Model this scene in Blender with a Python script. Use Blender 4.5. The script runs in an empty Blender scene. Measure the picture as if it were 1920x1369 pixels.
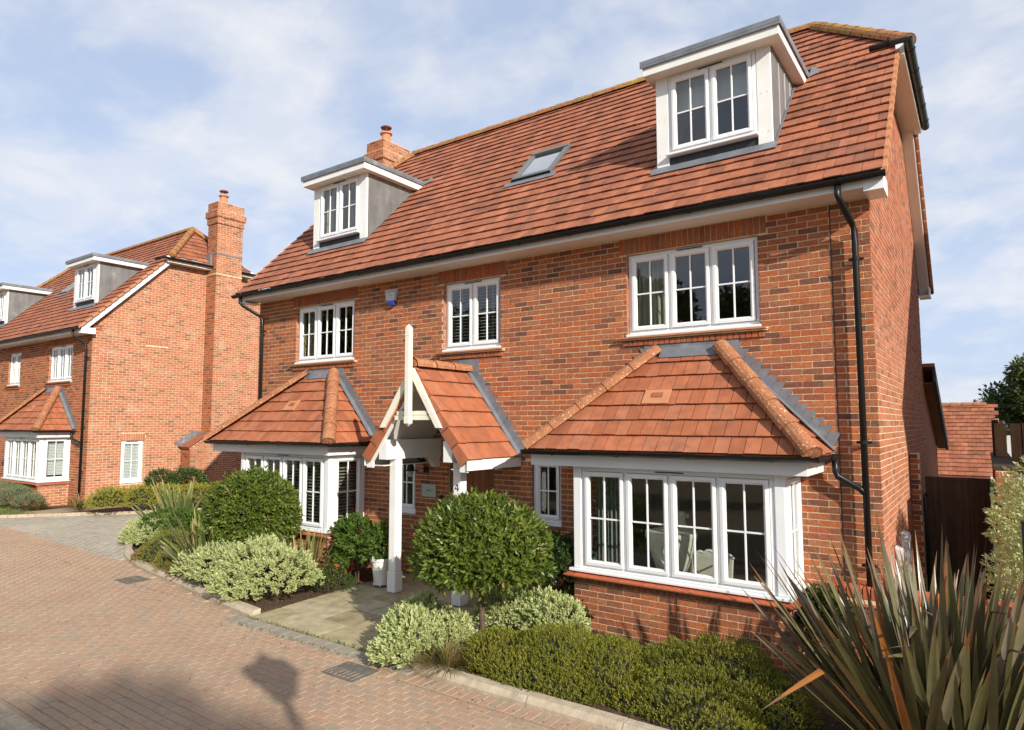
import bpy, math, random
import numpy as np
from mathutils import Vector, Matrix
random.seed(11)
rng = np.random.default_rng(11)
sc = bpy.context.scene
COL = sc.collection
V = Vector

# ------------------------------------------------------------------ camera
F, YAW, PITCH, CX, CY = 1253.06, -0.630087, 0.0820866, 928.77, 690.0
CAM = np.array([0.928, -8.36, 2.51])
_f = np.array([math.sin(YAW) * math.cos(PITCH), math.cos(YAW) * math.cos(PITCH), math.sin(PITCH)])
_r = np.array([math.cos(YAW), -math.sin(YAW), 0.0])
_u = np.cross(_r, _f)
cd = bpy.data.cameras.new('camera')
cam = bpy.data.objects.new('camera', cd)
COL.objects.link(cam)
cam.matrix_world = Matrix([[_r[i], _u[i], -_f[i], CAM[i]] for i in range(3)] + [[0, 0, 0, 1]])
cd.sensor_width = 36
cd.lens = F / 1920 * 36
cd.shift_x = (960 - CX) / 1920
cd.shift_y = (CY - 684.5) / 1920
cd.clip_end = 2000
sc.camera = cam

# ------------------------------------------------------------------ light
SUN = np.array([2.02, -1.0, 1.11])
SUN /= np.linalg.norm(SUN)
EL = math.asin(SUN[2])
ld = bpy.data.lights.new('sun', 'SUN')
ld.energy = 5.0
ld.angle = math.radians(0.55)
ld.color = (1.0, 0.94, 0.84)
sun = bpy.data.objects.new('sun', ld)
COL.objects.link(sun)
sun.rotation_euler = V(SUN).to_track_quat('Z', 'Y').to_euler()
sun.location = V(SUN) * 60

world = bpy.data.worlds.new('World')
sc.world = world
world.use_nodes = True
wt = world.node_tree
wt.nodes.clear()
WN = lambda t: wt.nodes.new(t)
out = WN('ShaderNodeOutputWorld')
bg = WN('ShaderNodeBackground')
sky = WN('ShaderNodeTexSky')
sky.sky_type = 'NISHITA'
sky.sun_disc = False
sky.sun_elevation = EL
sky.sun_rotation = math.atan2(SUN[0], SUN[1])
sky.air_density = 1.0
sky.dust_density = 1.2
sky.ozone_density = 1.4
tc = WN('ShaderNodeTexCoord')
sep = WN('ShaderNodeSeparateXYZ')
wt.links.new(tc.outputs['Generated'], sep.inputs[0])
zc = WN('ShaderNodeMath'); zc.operation = 'MAXIMUM'; zc.inputs[1].default_value = 0.0
wt.links.new(sep.outputs[2], zc.inputs[0])
za = WN('ShaderNodeMath'); za.operation = 'ADD'; za.inputs[1].default_value = 0.30
wt.links.new(zc.outputs[0], za.inputs[0])
dx = WN('ShaderNodeMath'); dx.operation = 'DIVIDE'
dy = WN('ShaderNodeMath'); dy.operation = 'DIVIDE'
wt.links.new(sep.outputs[0], dx.inputs[0]); wt.links.new(za.outputs[0], dx.inputs[1])
wt.links.new(sep.outputs[1], dy.inputs[0]); wt.links.new(za.outputs[0], dy.inputs[1])
cmb = WN('ShaderNodeCombineXYZ')
wt.links.new(dx.outputs[0], cmb.inputs[0]); wt.links.new(dy.outputs[0], cmb.inputs[1])
def cloud(scale, det, dist, lo, hi):
    n = WN('ShaderNodeTexNoise')
    n.inputs['Scale'].default_value = scale
    n.inputs['Detail'].default_value = det
    n.inputs['Roughness'].default_value = 0.55
    n.inputs['Distortion'].default_value = dist
    wt.links.new(cmb.outputs[0], n.inputs['Vector'])
    m = WN('ShaderNodeMapRange'); m.interpolation_type = 'SMOOTHSTEP'
    m.inputs['From Min'].default_value = lo
    m.inputs['From Max'].default_value = hi
    wt.links.new(n.outputs[0], m.inputs['Value'])
    return m.outputs[0]
c1 = cloud(2.2, 6, 0.4, 0.38, 0.64)
c2 = cloud(7.0, 5, 0.25, 0.40, 0.72)
ca = WN('ShaderNodeMath'); ca.operation = 'MULTIPLY_ADD'; ca.inputs[1].default_value = 0.62
wt.links.new(c2, ca.inputs[0]); wt.links.new(c1, ca.inputs[2])
cb = WN('ShaderNodeMath'); cb.operation = 'MULTIPLY'; cb.inputs[1].default_value = 0.52; cb.use_clamp = True
wt.links.new(ca.outputs[0], cb.inputs[0])
hz = WN('ShaderNodeMapRange')            # thin milky veil everywhere, a little stronger low down
hz.inputs['From Min'].default_value = 0.0; hz.inputs['From Max'].default_value = 0.5
hz.inputs['To Min'].default_value = 0.84; hz.inputs['To Max'].default_value = 0.66
wt.links.new(zc.outputs[0], hz.inputs['Value'])
scl = WN('ShaderNodeVectorMath'); scl.operation = 'SCALE'; scl.inputs['Scale'].default_value = 0.115
wt.links.new(sky.outputs[0], scl.inputs[0])
mx0 = WN('ShaderNodeMixRGB'); mx0.inputs[2].default_value = (0.60, 0.715, 0.95, 1)
wt.links.new(hz.outputs[0], mx0.inputs[0]); wt.links.new(scl.outputs[0], mx0.inputs[1])
mx = WN('ShaderNodeMixRGB'); mx.inputs[2].default_value = (0.88, 0.88, 0.90, 1)
wt.links.new(cb.outputs[0], mx.inputs[0]); wt.links.new(mx0.outputs[0], mx.inputs[1])
wt.links.new(mx.outputs[0], bg.inputs[0])
bg.inputs[1].default_value = 0.85
wt.links.new(bg.outputs[0], out.inputs[0])

sc.view_settings.view_transform = 'Standard'
sc.view_settings.look = 'None'
sc.view_settings.exposure = 0.30
sc.view_settings.gamma = 1
sc.view_settings.use_curve_mapping = False
sc.cycles.max_bounces = 8
sc.cycles.transparent_max_bounces = 12

# ------------------------------------------------------------------ materials
def mat(name, cols, rough=.8, noise=(6, .15), bump=None, spec=.3, src=None, metal=0.0, spots=None, trans=0.0, streak=None, emit=None):
    m = bpy.data.materials.new(name); m.use_nodes = True
    nt = m.node_tree; N = nt.nodes; L = nt.links
    b = N['Principled BSDF']
    b.inputs['Roughness'].default_value = rough
    b.inputs['Specular IOR Level'].default_value = spec
    b.inputs['Metallic'].default_value = metal
    geo = N.new('ShaderNodeNewGeometry')
    if len(cols) == 1 or src is None:
        rgb = N.new('ShaderNodeRGB'); rgb.outputs[0].default_value = (*cols[0], 1); c = rgb.outputs[0]
    else:
        if src == 'obj':
            a = N.new('ShaderNodeObjectInfo'); fac = a.outputs['Random']
        else:
            a = N.new('ShaderNodeAttribute'); a.attribute_name = src; fac = a.outputs['Fac']
        rp = N.new('ShaderNodeValToRGB'); e = rp.color_ramp.elements
        while len(e) < len(cols): e.new(.5)
        for i, cc in enumerate(cols):
            e[i].position = i / (len(cols) - 1); e[i].color = (*cc, 1)
        L.new(fac, rp.inputs[0]); c = rp.outputs[0]
    def nz(scale, det=4, vec=None):
        n = N.new('ShaderNodeTexNoise'); n.inputs['Scale'].default_value = scale; n.inputs['Detail'].default_value = det
        L.new(vec or geo.outputs['Position'], n.inputs['Vector']); return n.outputs[0]
    def rng_(v, a, b_, lo, hi):
        r = N.new('ShaderNodeMapRange'); r.inputs[1].default_value = a; r.inputs[2].default_value = b_
        r.inputs[3].default_value = lo; r.inputs[4].default_value = hi; L.new(v, r.inputs[0]); return r.outputs[0]
    for sp in (spots or []):
        f_ = rng_(nz(sp[0], 5), sp[1], sp[2], 0, sp[4] if len(sp) > 4 else 1)
        mxn = N.new('ShaderNodeMixRGB'); mxn.inputs[2].default_value = (*sp[3], 1)
        L.new(f_, mxn.inputs[0]); L.new(c, mxn.inputs[1]); c = mxn.outputs[0]
    if streak:
        mp = N.new('ShaderNodeMapping'); mp.inputs['Scale'].default_value = streak[0]
        L.new(geo.outputs['Position'], mp.inputs[0])
        f_ = rng_(nz(1, 4, mp.outputs[0]), .3, .7, 1 - streak[1], 1 + streak[1])
        vs = N.new('ShaderNodeVectorMath'); vs.operation = 'SCALE'; L.new(c, vs.inputs[0]); L.new(f_, vs.inputs['Scale']); c = vs.outputs[0]
    if noise:
        f_ = rng_(nz(noise[0]), .25, .75, 1 - noise[1], 1 + noise[1])
        vs = N.new('ShaderNodeVectorMath'); vs.operation = 'SCALE'; L.new(c, vs.inputs[0]); L.new(f_, vs.inputs['Scale']); c = vs.outputs[0]
    L.new(c, b.inputs['Base Color'])
    if bump:
        bn = N.new('ShaderNodeBump'); bn.inputs['Strength'].default_value = bump[1]; bn.inputs['Distance'].default_value = bump[2]
        L.new(nz(bump[0], 6), bn.inputs['Height']); L.new(bn.outputs[0], b.inputs['Normal'])
    if emit:
        b.inputs['Emission Color'].default_value = (*cols[0], 1); b.inputs['Emission Strength'].default_value = emit
    if trans:
        t = N.new('ShaderNodeBsdfTranslucent'); L.new(c, t.inputs[0])
        ms = N.new('ShaderNodeMixShader'); ms.inputs[0].default_value = trans
        L.new(b.outputs[0], ms.inputs[1]); L.new(t.outputs[0], ms.inputs[2]); L.new(ms.outputs[0], N['Material Output'].inputs[0])
    return m

def leaf_mat(name, cols, rim=None, rough=.4, spec=.45, trans=.25, rimlo=.35, rimhi=.62):
    m = mat(name, cols, rough=rough, spec=spec, noise=(9, .12), src='tint', trans=0)
    nt = m.node_tree; N = nt.nodes; L = nt.links; b = N['Principled BSDF']
    c = b.inputs['Base Color'].links[0].from_socket
    if rim:
        a = N.new('ShaderNodeAttribute'); a.attribute_name = 'rim'
        r = N.new('ShaderNodeMapRange'); r.inputs[1].default_value = rimlo; r.inputs[2].default_value = rimhi
        L.new(a.outputs['Fac'], r.inputs[0])
        mxn = N.new('ShaderNodeMixRGB'); mxn.inputs[2].default_value = (*rim, 1)
        L.new(r.outputs[0], mxn.inputs[0]); L.new(c, mxn.inputs[1]); c = mxn.outputs[0]
        L.new(c, b.inputs['Base Color'])
    t = N.new('ShaderNodeBsdfTranslucent'); L.new(c, t.inputs[0])
    ms = N.new('ShaderNodeMixShader'); ms.inputs[0].default_value = trans
    L.new(b.outputs[0], ms.inputs[1]); L.new(t.outputs[0], ms.inputs[2]); L.new(ms.outputs[0], N['Material Output'].inputs[0])
    return m

def glass_mat(name, tint=(.9, .93, .92), k=1.6, base=.03):
    m = bpy.data.materials.new(name); m.use_nodes = True
    nt = m.node_tree; N = nt.nodes; L = nt.links; N.remove(N['Principled BSDF'])
    t = N.new('ShaderNodeBsdfTransparent'); t.inputs[0].default_value = (*tint, 1)
    g = N.new('ShaderNodeBsdfGlossy'); g.inputs['Roughness'].default_value = 0.003
    fr = N.new('ShaderNodeFresnel'); fr.inputs[0].default_value = 1.5
    ma = N.new('ShaderNodeMath'); ma.operation = 'MULTIPLY_ADD'; ma.inputs[1].default_value = k; ma.inputs[2].default_value = base; ma.use_clamp = True
    L.new(fr.outputs[0], ma.inputs[0])
    ge = N.new('ShaderNodeNewGeometry'); iv = N.new('ShaderNodeMath'); iv.operation = 'SUBTRACT'; iv.inputs[0].default_value = 1; L.new(ge.outputs['Backfacing'], iv.inputs[1])
    mu = N.new('ShaderNodeMath'); mu.operation = 'MULTIPLY'; L.new(ma.outputs[0], mu.inputs[0]); L.new(iv.outputs[0], mu.inputs[1])
    ms = N.new('ShaderNodeMixShader'); L.new(mu.outputs[0], ms.inputs[0]); L.new(t.outputs[0], ms.inputs[1]); L.new(g.outputs[0], ms.inputs[2])
    L.new(ms.outputs[0], N['Material Output'].inputs[0])
    return m

BR = [(.145, .066, .046), (.25, .090, .050), (.32, .108, .054), (.38, .108, .044), (.31, .122, .066), (.43, .122, .042), (.35, .138, .070), (.47, .145, .055)]
M = {}
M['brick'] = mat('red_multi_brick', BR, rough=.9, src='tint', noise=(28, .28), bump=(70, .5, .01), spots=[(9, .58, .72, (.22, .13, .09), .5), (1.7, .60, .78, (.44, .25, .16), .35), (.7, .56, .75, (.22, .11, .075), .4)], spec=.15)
M['brick_sunlit'] = mat('sunlit_salmon_brick', [(.23, .11, .07), (.35, .14, .08), (.39, .16, .092), (.44, .152, .08), (.41, .178, .105), (.46, .18, .10)], rough=.9, src='tint', noise=(20, .2), bump=(70, .4, .01), spots=[(3.2, .55, .72, (.50, .33, .235), .5)], spec=.15)  # salmon with pale smears, lightened: direct sunlight is put into the colour
M['brickp'] = mat('plain_brickwork', [(.36, .13, .07)], noise=(5, .2), bump=(30, .4, .02))
M['mortar'] = mat('buff_mortar', [(.68, .53, .33)], rough=.95, noise=(14, .16), bump=(90, .5, .004), spec=.1)
M['tile'] = mat('terracotta_tile', [(.23, .095, .058), (.285, .105, .060), (.32, .115, .062), (.35, .125, .066), (.375, .145, .08)], rough=.82, src='tint', noise=(9, .22), bump=(120, .35, .003), streak=((4, .6, .6), .14),
                spots=[(2.0, .60, .78, (.17, .09, .06), .6), (60, .70, .75, (.6, .5, .38), .5)], spec=.2)
M['tileo'] = mat('clean_orange_tile', [(.31, .105, .052), (.36, .118, .055), (.40, .138, .066), (.37, .148, .08)], rough=.8, src='tint', noise=(7, .16), bump=(140, .3, .003),
                 spots=[(75, .72, .76, (.62, .52, .42), .6), (6, .52, .72, (.22, .095, .06), .65)], spec=.2)
M['ridge'] = mat('mossy_ridge_tile', [(.40, .15, .07), (.34, .17, .07)], rough=.92, src='tint', noise=(10, .3), bump=(50, .8, .012),
                 spots=[(5, .45, .68, (.27, .19, .065), .8), (16, .52, .7, (.13, .09, .05), .8), (1.3, .6, .72, (.40, .27, .05), .8)], spec=.1)
M['hip'] = mat('lichened_hip_tile', [(.32, .125, .06), (.36, .145, .072)], rough=.9, src='tint', noise=(8, .2), bump=(60, .6, .006),
               spots=[(48, .60, .66, (.70, .56, .38), .9), (4, .5, .7, (.33, .17, .07), .6)], spec=.12)
M['verge'] = mat('verge_tile', [(.46, .19, .085), (.50, .22, .11)], rough=.85, src='tint', noise=(8, .12), spec=.2)
M['white'] = mat('white_upvc', [(.80, .80, .80)], rough=.28, noise=(3, .03), spec=.5)
M['paint'] = mat('white_gloss_paint', [(.78, .77, .73)], rough=.42, noise=(4, .05), bump=(60, .1, .002), spec=.45, spots=[(14, .66, .8, (.5, .47, .4), .35)])
M['cream'] = mat('cream_paint', [(.80, .75, .61)], rough=.5, noise=(5, .07), bump=(60, .15, .002), spots=[(10, .6, .8, (.45, .40, .28), .4)])
M['soffit'] = mat('soffit_board', [(.72, .68, .62)], rough=.55, noise=(2, .05))
M['black'] = mat('black_plastic', [(.010, .010, .010)], rough=.36, noise=None, spec=.3)
M['iron'] = mat('black_iron', [(.014, .014, .015)], rough=.5, noise=None)
M['lead'] = mat('weathered_lead', [(.20, .21, .23)], rough=.55, noise=(5, .22), bump=(18, .25, .01), metal=.3, spec=.4, spots=[(4, .58, .78, (.42, .42, .41), .5)])
M['leadc'] = mat('lead_cheek', [(.19, .19, .185)], rough=.5, noise=(3, .15), metal=.25, spec=.4, spots=[(3.5, .58, .72, (.36, .355, .33), .4)], streak=((9, 9, .8), .12))
M['leadd'] = mat('dark_lead', [(.05, .055, .06)], rough=.5, noise=(5, .2), metal=.3)
M['glass'] = glass_mat('window_glass', k=2.1, base=.035)
M['glass2'] = glass_mat('roof_glass', k=3.0, base=.30)
M['room'] = mat('room_wall', [(.50, .46, .40)], noise=None)
M['dark'] = mat('painted_pit_shade', [(.02, .018, .016)], noise=None)
M['floor'] = mat('room_floor', [(.16, .10, .06)], noise=None)
M['curtain'] = mat('cream_curtain', [(.62, .58, .46)], rough=.9, noise=None, trans=.3)
M['greycurtain'] = mat('grey_curtain', [(.30, .31, .28)], rough=.9, noise=None, trans=.2)
M['blind'] = mat('white_slat', [(.70, .70, .68)], rough=.5, noise=None)
M['taupe'] = mat('taupe_slat', [(.36, .33, .28)], rough=.55, noise=None)
M['wood'] = mat('brown_door_wood', [(.21, .075, .024)], rough=.45, noise=(5, .2), streak=((40, 40, 1.2), .3))
M['gate'] = mat('dark_gate_wood', [(.045, .030, .019), (.06, .042, .026), (.035, .024, .016)], rough=.85, src='tint', noise=(10, .2), streak=((30, 30, 1), .3))
M['fence'] = mat('fence_wood', [(.20, .135, .07), (.25, .17, .09), (.15, .10, .055)], rough=.85, src='tint', noise=(8, .2), streak=((25, 25, 1), .25))
M['terra'] = mat('chimney_pot_clay', [(.55, .21, .10)], rough=.8, noise=(8, .1))
M['copper'] = mat('brown_cowl', [(.22, .075, .045)], rough=.5, noise=None)
M['alarm'] = mat('alarm_case', [(.52, .54, .56)], rough=.35, noise=(40, .1))
M['blue'] = mat('blue_lens', [(.03, .05, .40)], rough=.2, noise=None, spec=.6)
M['ink'] = mat('dark_ink', [(.03, .03, .035)], rough=.6, noise=None)
M['plaque'] = mat('frosted_plaque', [(.42, .46, .43)], rough=.25, noise=(3, .08), spec=.5)
M['steel'] = mat('steel', [(.5, .5, .5)], rough=.35, metal=.9, noise=None)
M['pot'] = mat('white_planter', [(.76, .74, .68)], rough=.5, noise=(6, .06), spec=.4)
M['box'] = mat('grey_meter_box', [(.56, .55, .53)], rough=.45, noise=(4, .05))
M['stone'] = mat('cream_plaster', [(.72, .66, .54)], rough=.75, noise=(12, .08), bump=(30, .2, .004))
M['paver'] = mat('red_block_paving', [(.345, .235, .16), (.375, .25, .165), (.385, .265, .175), (.365, .25, .17), (.325, .25, .18), (.395, .245, .16), (.375, .265, .18)], rough=.9, src='tint', noise=(45, .17), bump=(120, .4, .004), spots=[(1.1, .46, .72, (.40, .295, .20), .6), (.6, .55, .75, (.28, .195, .14), .5), (150, .73, .77, (.62, .56, .46), .7)], spec=.2)
M['greypaver'] = mat('grey_block_paving', [(.29, .255, .20), (.35, .31, .24), (.32, .285, .23), (.38, .335, .26)], rough=.9, src='tint', noise=(30, .12), bump=(90, .4, .004), spots=[(.5, .5, .72, (.46, .42, .34), .5)], spec=.2)
M['sand'] = mat('jointing_sand', [(.33, .25, .165)], rough=.95, noise=(20, .25))
M['slab'] = mat('sandstone_slab', [(.31, .265, .15), (.41, .345, .215), (.36, .325, .225), (.28, .225, .14), (.38, .31, .18)], rough=.85, src='tint', noise=(7, .25), bump=(25, .35, .01), spots=[(2.4, .5, .75, (.20, .17, .08), .6)], spec=.2)
M['sett'] = mat('grey_edging', [(.30, .26, .20), (.26, .235, .19)], rough=.9, src='tint', noise=(14, .18), bump=(60, .4, .006))
M['kerb'] = mat('concrete_kerb', [(.40, .32, .22), (.44, .36, .26)], rough=.95, src='tint', noise=(14, .2), bump=(60, .6, .008), spots=[(5, .55, .75, (.20, .16, .10), .55)])
M['soil'] = mat('bark_soil', [(.085, .050, .030)], rough=1, noise=(22, .45), bump=(35, 1, .04), spots=[(60, .6, .7, (.24, .14, .075), .7)])
M['chips'] = mat('bark_chip', [(.10, .05, .03), (.20, .11, .06), (.28, .17, .10), (.06, .035, .022)], rough=.95, src='tint', noise=None)
M['grassg'] = mat('lawn_base', [(.10, .13, .03)], rough=1, noise=(14, .35), bump=(60, .8, .03), spots=[(3, .5, .7, (.22, .17, .08), .6)])
M['gravel'] = mat('verge_earth', [(.22, .17, .10)], rough=1, noise=(14, .35), bump=(60, .8, .03))
M['iron2'] = mat('worn_drain_iron', [(.13, .12, .10)], rough=.7, noise=(20, .3), bump=(40, .4, .006), spots=[(9, .55, .7, (.26, .20, .13), .6)])
M['bark'] = mat('tree_bark', [(.10, .07, .045)], rough=.95, noise=(25, .35), bump=(40, .9, .01))
M['stem'] = mat('brown_twig', [(.09, .055, .035)], rough=.95, noise=(25, .3))
M['twig'] = mat('painted_shade_core', [(.035, .035, .015)], rough=1, noise=(20, .5), bump=(40, 1, .03))  # colour of the solid shrub cores; inner shade is painted into it
M['coping'] = mat('red_coping_brick', [(.42, .105, .045), (.48, .13, .06)], rough=.75, src='tint', noise=(16, .15), bump=(60, .3, .005))
M['lampglass'] = mat('lantern_pane', [(.5, .5, .48)], rough=.5, noise=None)
M['laurel'] = leaf_mat('laurel_leaf', [(0.038, 0.064, 0.01), (0.068, 0.106, 0.014), (0.106, 0.153, 0.02), (0.149, 0.191, 0.029), (0.187, 0.217, 0.043), (0.306, 0.17, 0.068)], rough=.38, spec=.4, trans=.25)
M['glossy'] = leaf_mat('glossy_leaf', [(.045, .085, .014), (.08, .14, .02), (.12, .19, .028), (.17, .23, .04)], rough=.35, spec=.5, trans=.28)
M['deep'] = leaf_mat('deep_green_leaf', [(.03, .055, .013), (.055, .095, .02), (.09, .135, .03)], rough=.4, spec=.45, trans=.2)
M['euon'] = leaf_mat('variegated_leaf', [(0.076, 0.128, 0.025), (0.128, 0.187, 0.043), (0.204, 0.255, 0.068), (0.34, 0.374, 0.17)], rim=(.56, .60, .27), rough=.42, trans=.28, rimlo=.25, rimhi=.6)
M['hedgev'] = leaf_mat('gold_variegated_leaf', [(.10, .17, .04), (.20, .28, .06), (.34, .40, .10), (.42, .46, .13)], rim=(.70, .74, .40), rough=.4, trans=.3, rimlo=.3, rimhi=.65)
M['mound'] = leaf_mat('small_olive_leaf', [(0.086, 0.108, 0.013), (0.164, 0.186, 0.02), (0.251, 0.259, 0.031), (0.329, 0.311, 0.043), (0.362, 0.302, 0.07)], rough=.5, trans=.35)
M['heath'] = leaf_mat('heath_leaf', [(.08, .11, .015), (.17, .20, .025), (.25, .25, .04), (.30, .26, .05), (.22, .13, .06)], rough=.6, trans=.25)
M['rust'] = leaf_mat('rusty_heath', [(.12, .07, .04), (.22, .12, .06), (.32, .18, .10), (.20, .17, .05)], rough=.7, trans=.2)
M['hedge'] = leaf_mat('yellow_hedge_leaf', [(0.085, 0.114, 0.013), (0.19, 0.228, 0.024), (0.323, 0.323, 0.038), (0.418, 0.38, 0.057), (0.285, 0.171, 0.048)], rough=.5, trans=.3)
M['lav'] = leaf_mat('lavender_leaf', [(.12, .15, .07), (.19, .22, .11), (.26, .26, .14)], rough=.7, trans=.2)
M['straw'] = leaf_mat('straw_blade', [(.10, .13, .03), (.22, .22, .06), (.34, .24, .10), (.30, .16, .07)], rough=.6, trans=.3)
M['lawn'] = leaf_mat('lawn_blade', [(.08, .13, .02), (.15, .20, .04), (.25, .23, .08)], rough=.6, trans=.3)
M['phorm'] = leaf_mat('bronze_blade', [(0.03, 0.027, 0.012), (0.06, 0.056, 0.022), (0.102, 0.1, 0.038), (0.145, 0.136, 0.064), (0.162, 0.132, 0.093), (0.204, 0.17, 0.128), (0.306, 0.111, 0.025)], rim=(.15, .078, .032), rough=.30, spec=.5, trans=.10, rimlo=.93, rimhi=.99)
M['phormg'] = leaf_mat('green_blade', [(.035, .065, .018), (.075, .11, .03), (.13, .16, .045), (.20, .22, .08), (.30, .20, .06)], rim=(.34, .32, .12), rough=.35, spec=.5, trans=.15, rimlo=.85, rimhi=.97)
M['tree'] = leaf_mat('tree_leaf', [(.022, .038, .010), (.045, .07, .014), (.085, .11, .022), (.14, .15, .035)], rough=.5, trans=.25)
M['treey'] = leaf_mat('yellowing_leaf', [(.05, .075, .015), (.11, .14, .02), (.18, .19, .03)], rough=.5, trans=.3)
M['greyroof'] = mat('grey_roof', [(.16, .14, .13)], noise=(6, .15))

# ------------------------------------------------------------------ mesh helpers
class MB:
    def __init__(s, T=None):
        s.v, s.f, s.t, s.m = [], [], [], []
        s.T = T
    def add(s, vs, fs, t=0.0, m=0):
        o = len(s.v)
        s.v += [tuple(p) for p in vs]
        for f in fs:
            s.f.append(tuple(i + o for i in f)); s.t.append(t); s.m.append(m)
        return s
    def par(s, O, a, b, c, t=0.0, m=0):
        O, a, b, c = V(O), V(a), V(b), V(c)
        if a.cross(b).dot(c) < 0: a, b = b, a
        P = [O, O + a, O + a + b, O + b, O + c, O + a + c, O + a + b + c, O + b + c]
        return s.add(P, [(3, 2, 1, 0), (4, 5, 6, 7), (0, 1, 5, 4), (1, 2, 6, 5), (2, 3, 7, 6), (3, 0, 4, 7)], t, m)
    def box(s, x0, x1, y0, y1, z0, z1, t=0.0, m=0):
        if s.T:
            O, U, N = s.T
            o = O + U * x0 + N * y0 + V((0, 0, z0))
            return s.par(o, U * (x1 - x0), N * (y1 - y0), V((0, 0, z1 - z0)), t, m)
        return s.par((x0, y0, z0), (x1 - x0, 0, 0), (0, y1 - y0, 0), (0, 0, z1 - z0), t, m)
    def prism(s, poly, d, t=0.0, m=0):
        poly = [V(p) for p in poly]; d = V(d); n = len(poly)
        nn = sum(((poly[i] - poly[0]).cross(poly[(i + 1) % n] - poly[0]) for i in range(1, n)), V())
        if nn.dot(d) > 0: poly.reverse()
        fs = [tuple(range(n)), tuple(range(2 * n - 1, n - 1, -1))]
        for i in range(n):
            j = (i + 1) % n; fs.append((j, i, i + n, j + n))
        return s.add(poly + [p + d for p in poly], fs, t, m)
    def tube(s, path, r, n=10, t=0.0, m=0, r2=None):
        path = [V(p) for p in path]; k = len(path); vs = []
        for i, p in enumerate(path):
            d = (path[min(i + 1, k - 1)] - path[max(i - 1, 0)]).normalized()
            a = d.cross(V((0, 0, 1)) if abs(d.z) < .9 else V((1, 0, 0))).normalized(); b = d.cross(a)
            rr = r if r2 is None else r + (r2 - r) * i / (k - 1)
            for j in range(n):
                an = 2 * math.pi * j / n; vs.append(p + (a * math.cos(an) + b * math.sin(an)) * rr)
        fs = []
        for i in range(k - 1):
            for j in range(n):
                j2 = (j + 1) % n; fs.append((i * n + j, i * n + j2, (i + 1) * n + j2, (i + 1) * n + j))
        fs.append(tuple(range(n - 1, -1, -1))); fs.append(tuple((k - 1) * n + j for j in range(n)))
        return s.add(vs, fs, t, m)
    def lathe(s, prof, n=20, c=(0, 0, 0), t=0.0, m=0, sx=1, sy=1):
        c = V(c); vs = []; fs = []; k = len(prof)
        for r, z in prof:
            for j in range(n):
                a = 2 * math.pi * j / n; vs.append(c + V((r * math.cos(a) * sx, r * math.sin(a) * sy, z)))
        for i in range(k - 1):
            for j in range(n):
                j2 = (j + 1) % n; fs.append((i * n + j, i * n + j2, (i + 1) * n + j2, (i + 1) * n + j))
        fs.append(tuple(range(n - 1, -1, -1))); fs.append(tuple((k - 1) * n + j for j in range(n)))
        return s.add(vs, fs, t, m)
    def build(s, name, mats, parent=None, bevel=0, smooth=False, loc=None, kind=None):
        me = bpy.data.meshes.new(name)
        me.from_pydata(s.v, [], s.f)
        for mm in (mats if isinstance(mats, (list, tuple)) else [mats]): me.materials.append(mm)
        if any(s.m): me.polygons.foreach_set('material_index', s.m)
        at = me.attributes.new('tint', 'FLOAT', 'FACE'); at.data.foreach_set('value', s.t)
        if smooth: me.polygons.foreach_set('use_smooth', [True] * len(me.polygons))
        me.update()
        o = bpy.data.objects.new(name, me); COL.objects.link(o)
        if parent: o.parent = parent
        if loc is not None: o.location = loc
        if bevel:
            b = o.modifiers.new('bevel', 'BEVEL'); b.width = bevel; b.segments = 2; b.limit_method = 'ANGLE'; b.harden_normals = False
        if kind: o['kind'] = kind
        return o

def empty(name, loc, rz=0):
    o = bpy.data.objects.new(name, None); COL.objects.link(o); o.location = loc; o.rotation_euler = (0, 0, rz)
    o.empty_display_size = .2
    return o
def tag(o, label, cat, group=None):
    o['label'] = label; o['category'] = cat
    if group: o['group'] = group
    return o
def struct(o):
    o['kind'] = 'structure'; return o

def proj(p):
    d = np.asarray(p) - CAM
    z = d @ _f
    return F * (d @ _r) / z + CX, -F * (d @ _u) / z + CY, z
def score(vs, n, off):
    P = np.array([tuple(v) for v in vs]) + off
    c = P.mean(0); d = CAM - c
    x, y, z = proj(c)
    if z < .3 or x < -20 or x > 1940 or y < -20 or y > 1390: return 0
    ang = d @ np.array(n) / np.linalg.norm(d)
    if ang < .03: return 0
    q = np.array([proj(p)[:2] for p in P])
    return float(np.prod(np.ptp(q, axis=0)))

def emit(pieces, name, rest_name, material, root, budget=300, off=(0, 0, 0), alt=None):
    """pieces: (verts, faces, tint, normal, parent). The largest in view become objects, the rest one part."""
    off = np.array(off)
    sc_ = [(score(p[0], p[3], off), i) for i, p in enumerate(pieces)]
    sc_.sort(reverse=True)
    top = set(i for s_, i in sc_[:budget] if s_ > 0)
    rest = MB()
    for i, p in enumerate(pieces):
        if i in top:
            c = sum((V(v) for v in p[0]), V()) / len(p[0])
            b = MB().add([V(v) - c for v in p[0]], p[1], p[2])
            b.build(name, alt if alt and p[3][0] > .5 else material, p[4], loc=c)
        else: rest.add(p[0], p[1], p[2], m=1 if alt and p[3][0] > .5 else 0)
    if rest.v: rest.build(rest_name, [material, alt or material], root, kind='stuff')

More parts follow.
